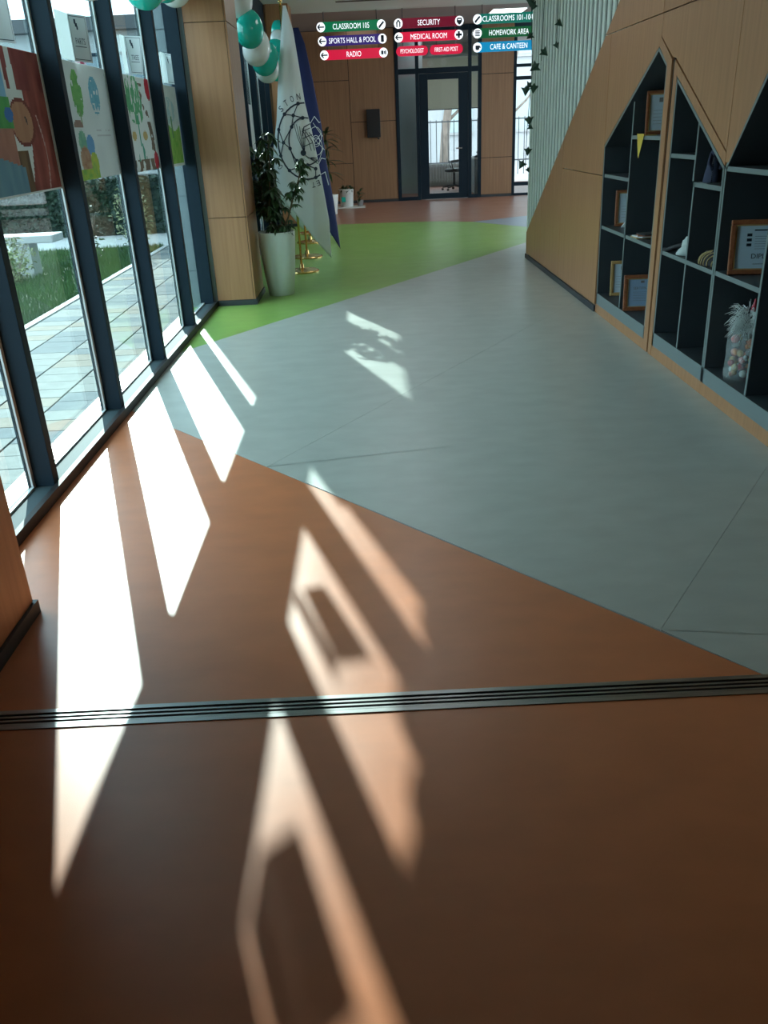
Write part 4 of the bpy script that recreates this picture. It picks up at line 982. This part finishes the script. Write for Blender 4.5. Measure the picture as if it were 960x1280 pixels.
# transparent bag with tinsel
gb = thing('gift_bag', (1.97, 4.30, .155), 'clear bag of bright sweets topped with silver tinsel in the bottom niche', 'gift bag')
bagm = MB()
vs_=[]; n=28
prof = [(.088,.002),(.098,.03),(.098,.10),(.094,.17),(.092,.24),(.088,.28)]
for (r,z) in prof:
    for k in range(n):
        a = 2*PI*k/n; rr = r*(1+.07*math.sin(5*a+z*30)+.04*math.sin(9*a)); vs_.append((1.965+rr*math.cos(a)*.95, 4.29+rr*math.sin(a), .155+z))
bagm.add(vs_, [(j*n+k, j*n+(k+1)%n, (j+1)*n+(k+1)%n, (j+1)*n+k) for j in range(len(prof)-1) for k in range(n)])
bagm.build('bag','clear_bag',gb,smooth=True)
swc = ['skin_doll','cloth_gold','red_paint','velvet','cloth_grey','frame_gold','cloth_pale']
mat('sweet_orange', (.60,.25,.10), rough=.4); mat('sweet_pink', (.5,.2,.2), rough=.4); swc += ['sweet_orange','sweet_pink','sweet_orange']
for k in range(46):
    a = random.uniform(0,6.28); r_ = .068*math.sqrt(random.uniform(.3,1)); z = .175+.2*random.random(); s_ = random.uniform(.014,.024)
    MB().lathe([(.003,-s_),(s_*.8,-s_*.6),(s_,0),(s_*.8,s_*.6),(.003,s_)],(1.965+r_*math.cos(a),4.29+r_*math.sin(a),z),8,1,1.2).build('sweet',swc[k % len(swc)],gb,smooth=True)
ti = MB()
for k in range(420):
    a = random.uniform(0,6.28); r0 = .06*math.sqrt(random.random()); b = Vector((1.965+r0*math.cos(a),4.29+r0*math.sin(a),.155+random.uniform(.24,.37)))
    d = Vector((math.cos(a),math.sin(a),random.uniform(-.9,.7))); L_ = random.uniform(.03,.07)
    ti.tube([b, b+d*L_*.5+Vector((0,0,.008)), b+d*L_-Vector((0,0,.012))],[.0022,.0018,.0008],3,cap=False)
o = ti.build('tinsel','tinsel',gb); o['kind'] = 'stuff'
MB().lathe([(.014,.36),(.016,.38),(.007,.40),(.006,.42),(.003,.425)],(1.975,4.27,.155),10).build('ornament','red_paint',gb,smooth=True)
for a0 in (-.9, .3): MB().tube([(1.965+.104*math.cos(a0-2.0+.25*k),4.29+.104*math.sin(a0-2.0+.25*k),.165+.035*k) for k in range(7)],.004,5).build('fold','clear_bag',gb,smooth=True)
# small items at the top of the near niche
cs = thing('small_box', (1.93, 3.93, 1.205), 'tiny pale trinket on the upper shelf of the niche with the diploma', 'trinket')
MB().lathe([(.03,.001),(.034,.01),(.03,.025),(.012,.03)],(1.93,4.02,1.205),14).build('dish','white_plastic',cs,smooth=True)
MB().lathe([(.006,.03),(.014,.04),(.003,.055)],(1.93,4.02,1.205),10).build('knob','red_paint',cs,smooth=True)

# ---- ivy garland on the slat screen
iv_me = None
def ivy_leaf_geo(s):
    P = [(0,0),(.25,-.18),(.22,-.5),(.52,-.28),(1.0,0),(.52,.28),(.22,.5),(.25,.18)]
    vs = [(a*s,b*s,-.12*s*abs(b)*4) for a,b in P]+[(.45*s,0,.06*s)]
    return vs, [(i,(i+1)%8,8) for i in range(8)]
lv = MB().add(*ivy_leaf_geo(.105)).build('leaf','leaf_ivy'); lme = lv.data; bpy.data.objects.remove(lv)
def vine(pts, leaves, label):
    t = thing('ivy_garland', pts[-1], label, 'garland', 'ivy strings on the slat screen')
    MB().tube(pts,.004,5).build('stem','leaf_ivy',t,smooth=True)
    for (x,y,z,s) in leaves:
        inst('leaf', lme, t, (x,y,z), (PI/2+random.uniform(-.3,.3), random.uniform(.3,2.6), random.uniform(-.5,.5)), (s,s,s))
P1 = [(1.90,10.55,3.29),(1.91,10.55,2.6),(1.94,10.55,2.0),(1.90,10.55,1.4),(1.89,10.55,.98)]
vine(P1, [(1.90,10.52,2.70,1.),(1.95,10.5,2.66,1.1),(1.93,10.52,2.36,.9),(1.93,10.5,1.87,.9),(1.87,10.5,1.84,1.1),(1.96,10.5,1.86,1.1),(1.90,10.5,1.53,1.1),(1.90,10.5,1.43,.8),(1.91,10.5,1.20,1.),(1.86,10.5,1.06,1.1),(1.91,10.5,.98,.7),(1.91,10.52,3.0,1.)], 'ivy string with dark leaves down the end of the slat screen')
P2 = [(1.94,9.95,3.29),(1.945,10.0,2.7),(1.945,10.05,2.05)]
vine(P2, [(1.93,10.05,2.16,1.),(1.93,10.08,2.03,1.2),(1.93,10.0,2.9,1.)], 'short ivy string on the pale slats')
P3 = [(1.94,9.25,3.29),(1.945,9.3,2.6),(1.945,9.3,2.15)]
vine(P3, [(1.94,9.3,2.36,.9),(1.94,9.32,2.17,.7)], 'ivy string with two small leaves high on the pale slats')

# ================================================================== OUTSIDE
gd = MB().box(-60, -1.70, -30, 60, -.5, -.10).build('ground', 'pale_ground', label='pale paved ground outside the windows', cat='ground', kind='structure')
MB().box(-1.70, 40, 24.62, 60, -.5, -.10).build('ground', 'pale_ground', label='pale ground beyond the far windows', cat='ground', kind='structure')
MB().box(-3.14, -1.716, 2.0, 16.0, -.0995, -.075).build('paving_bed', 'joint_sand', label='sand bed under the paving outside', cat='paving', kind='structure')
pv = thing('paving', (-2.4, 8, -.075), 'mixed grey paving slabs outside the tall window', 'paving', kind='structure')
pms = []
for m_ in ('paver_a','paver_b','paver_c'):
    o = MB().box(-.17,.17,-.095,.095,-.024,.0).build('slab', m_, bevel=.004); pms.append(o.data); mods = o; bpy.data.objects.remove(o)
for j in range(4):
    for i in range(70):
        x = -1.71-.177-.354*j; yy = 2.1+.198*i+(.099 if j % 2 else 0)
        w_ = random.random(); inst('slab', pms[0 if w_ < .55 else (1 if w_ < .82 else 2)], pv, (x, yy, -.05+random.uniform(-.0015,.0015)))
MB().box(-3.22, -3.145, 1.5, 16.0, -.0995, -.045).build('kerb', 'concrete', loc=(-3.18,8,-.1), label='pale kerb between paving and lawn', cat='kerb')
MB().box(-12, -3.225, 1.5, 13.7, -.0995, -.06).build('lawn', 'earth', label='lawn soil outside', cat='ground', kind='structure')
NB = 60000
bx_ = -3.235 - 5.5*rng.random(NB)**1.3; by_ = 5.5+8.1*rng.random(NB); ang = rng.random(NB)*6.283; hh = .035+.045*rng.random(NB); ww = .006
vv = np.zeros((NB,3,3)); dx, dy = np.cos(ang)*ww, np.sin(ang)*ww
vv[:,0] = np.stack([bx_-dx, by_-dy, np.full(NB,-.0605)],1); vv[:,1] = np.stack([bx_+dx, by_+dy, np.full(NB,-.0605)],1)
vv[:,2] = np.stack([bx_+.03*(rng.random(NB)-.5), by_+.03*(rng.random(NB)-.5), -.06+hh],1)
me = bpy.data.meshes.new('grass'); me.from_pydata(vv.reshape(-1,3).tolist(), [], np.arange(NB*3).reshape(-1,3).tolist()); me.materials.append(MATS['grass'])
go = bpy.data.objects.new('grass', me); COL.objects.link(go); props(go, 'short green lawn grass beside the paving', 'grass', None, 'stuff')
def shrub(x, y, z0, r, h, mt, n, label, ls=.06):
    t = thing('shrub', (x,y,z0), label, 'shrub'); st = MB(); lv = MB(); g = leaf_geo(ls, ls*.45, .3, 3)
    for k in range(9):
        a = random.uniform(0,6.28); st.tube([(x,y,z0),(x+.3*r*math.cos(a),y+.3*r*math.sin(a),z0+h*.5),(x+.7*r*math.cos(a),y+.7*r*math.sin(a),z0+h*.9)],[.012,.008,.004],5)
    st.build('stem','bark',t)
    for k in range(n):
        a = random.uniform(0,6.28); q = random.random(); rr = r*math.sqrt(random.random())*math.sqrt(max(.08,1-abs(2*q-1)**2))
        place(lv, g, (x+rr*math.cos(a), y+rr*math.sin(a), z0+.05+h*q), Euler((random.uniform(-1,1),random.uniform(-1,1),random.uniform(0,6.28))).to_matrix(), random.uniform(.6,1.2))
    o = lv.build('foliage', mt, t); o['kind'] = 'stuff'
shrub(-4.25, 10.25, -.06, .28, .5, 'shrub_light', 420, 'pale yellow flowering shrub on the lawn')
shrub(-3.75, 11.6, -.06, .22, .75, 'shrub_dark', 420, 'dark green young shrub by the kerb')
shrub(-3.55, 13.2, -.06, .30, .9, 'shrub_light', 420, 'pale feathery shrub at the end of the lawn')
hd = thing('hedge', (-5.0, 16.2, -.1), 'dense dark green hedge before the courtyard building', 'hedge')
MB().box(-6.9,-3.5,16.0,16.5,-.1,.78).build('core','shrub_dark',hd)
lv = MB(); g = leaf_geo(.09,.05,.3,2)
for k in range(4200):
    f_ = random.random(); 
    p = (random.uniform(-6.95,-3.45), 15.97 if f_ < .6 else random.uniform(15.97,16.5), random.uniform(-.05,.82) if f_ < .6 else random.uniform(.76,.86))
    place(lv, g, p, Euler((random.uniform(-1,1),random.uniform(-1,1),random.uniform(0,6.28))).to_matrix(), random.uniform(.7,1.3))
o = lv.build('foliage','shrub_dark',hd); o['kind'] = 'stuff'
bn = thing('garden_bench', (-5.0, 10.9, -.06), 'long pale concrete bench standing on the lawn', 'bench')
MB().box(-6.6,-3.9,10.72,11.12,.36,.45).build('seat','concrete',bn,bevel=.01)
for x in (-6.3,-4.45): MB().box(x,x+.22,10.78,11.06,-.06,.359).build('leg','concrete',bn)
# courtyard building
cb = thing('courtyard_building', (-10, 20.5, -.1), 'low white building with dark framed windows across the lawn', 'building')
MB().box(-24,-2.6,20.3,26,-.1,3.6).build('wall','render_white',cb)
MB().box(-24.2,-2.4,20.0,26.2,3.601,3.85).build('roof_fascia','steel_dark',cb)
for i in range(13):
    x0 = -23.6+i*1.6
    wn = MB().box(x0,x0+1.4,20.24,20.299,.85,3.2).build('window','window_glassy',cb)
    for (a,b,c,d) in ((x0,x0+.06,.85,3.2),(x0+1.34,x0+1.4,.85,3.2),(x0+.06,x0+1.34,.85,.91),(x0+.06,x0+1.34,3.14,3.2),(x0+.06,x0+1.34,2.3,2.36),(x0+.67,x0+.73,.91,3.14)):
        MB().box(a,b,20.19,20.2395,c,d).build('frame','frame_dark',wn)
    MB().box(x0-.02,x0+1.42,20.12,20.2395,.78,.849).build('sill','concrete',cb)
# railing before it
rl = thing('garden_railing', (-9, 18.2, -.1), 'dark two bar railing before the courtyard building', 'railing')
for z in (.55, .95): MB().box(-14,-6.2,18.18,18.22,z-.02,z+.02).build('rail','steel_dark',rl)
for i in range(6): MB().box(-13.9+i*1.52,-13.84+i*1.52,18.17,18.23,-.1,1.0).build('post','steel_dark',rl)
# beyond the far windows: fence, trees, added pale block
fc_ = thing('street_fence', (4, 30, -.1), 'thin barred metal fence beyond the far windows', 'fence')
for z in (.35, 1.6): MB().box(-2,11,29.98,30.02,z-.02,z+.02).build('rail','steel_dark',fc_)
bar = MB().box(-.012,.012,-.012,.012,0,1.75).build('bar','steel_dark'); bme = bar.data; bpy.data.objects.remove(bar)
for i in range(66): inst('bar', bme, fc_, (-1.9+i*.195, 30, -.09))
def tree(x, y, h, label):
    t = thing('bare_tree', (x,y,-.1), label, 'tree', 'bare trees beyond the office window')
    tk = MB().tube([(x,y,-.1),(x+.05,y,1.2),(x+.25,y,2.6),(x+.35,y,h)],[.20,.16,.13,.07],10).build('trunk','bark',t,smooth=True)
    for k in range(7):
        a = k*2.4; z = 1.6+.45*k; L_ = 1.6-.12*k
        MB().tube([(x+.12+.03*k,y,z),(x+.12+.5*L_*math.cos(a),y+.4*L_*math.sin(a),z+.7),(x+.12+L_*math.cos(a),y+L_*math.sin(a),z+1.7)],[.06,.04,.015],7).build('branch','bark',t,smooth=True)
tree(2.9, 33.0, 6.5, 'bare tree beyond the fence seen through the office door'); tree(5.6, 36.5, 7, 'bare tree beyond the fence further from the office')
fb = thing('sun_block_building', (4, 42, -.1), 'added pale block across the street beyond the fence, blocking sun', 'building')  # added and made tall to keep sun out of the far glazing
MB().box(-9,18,41,48,-.1,13).build('wall','render_white',fb)
for i in range(9):
    for j in range(4):
        x0 = -8+i*2.9; wn = MB().box(x0,x0+1.3,40.93,40.999,1.2+3*j,2.8+3*j).build('window','partition',fb)
        MB().box(x0-.08,x0+1.38,40.9,40.999,1.1+3*j,1.19+3*j).build('sill','concrete',fb)
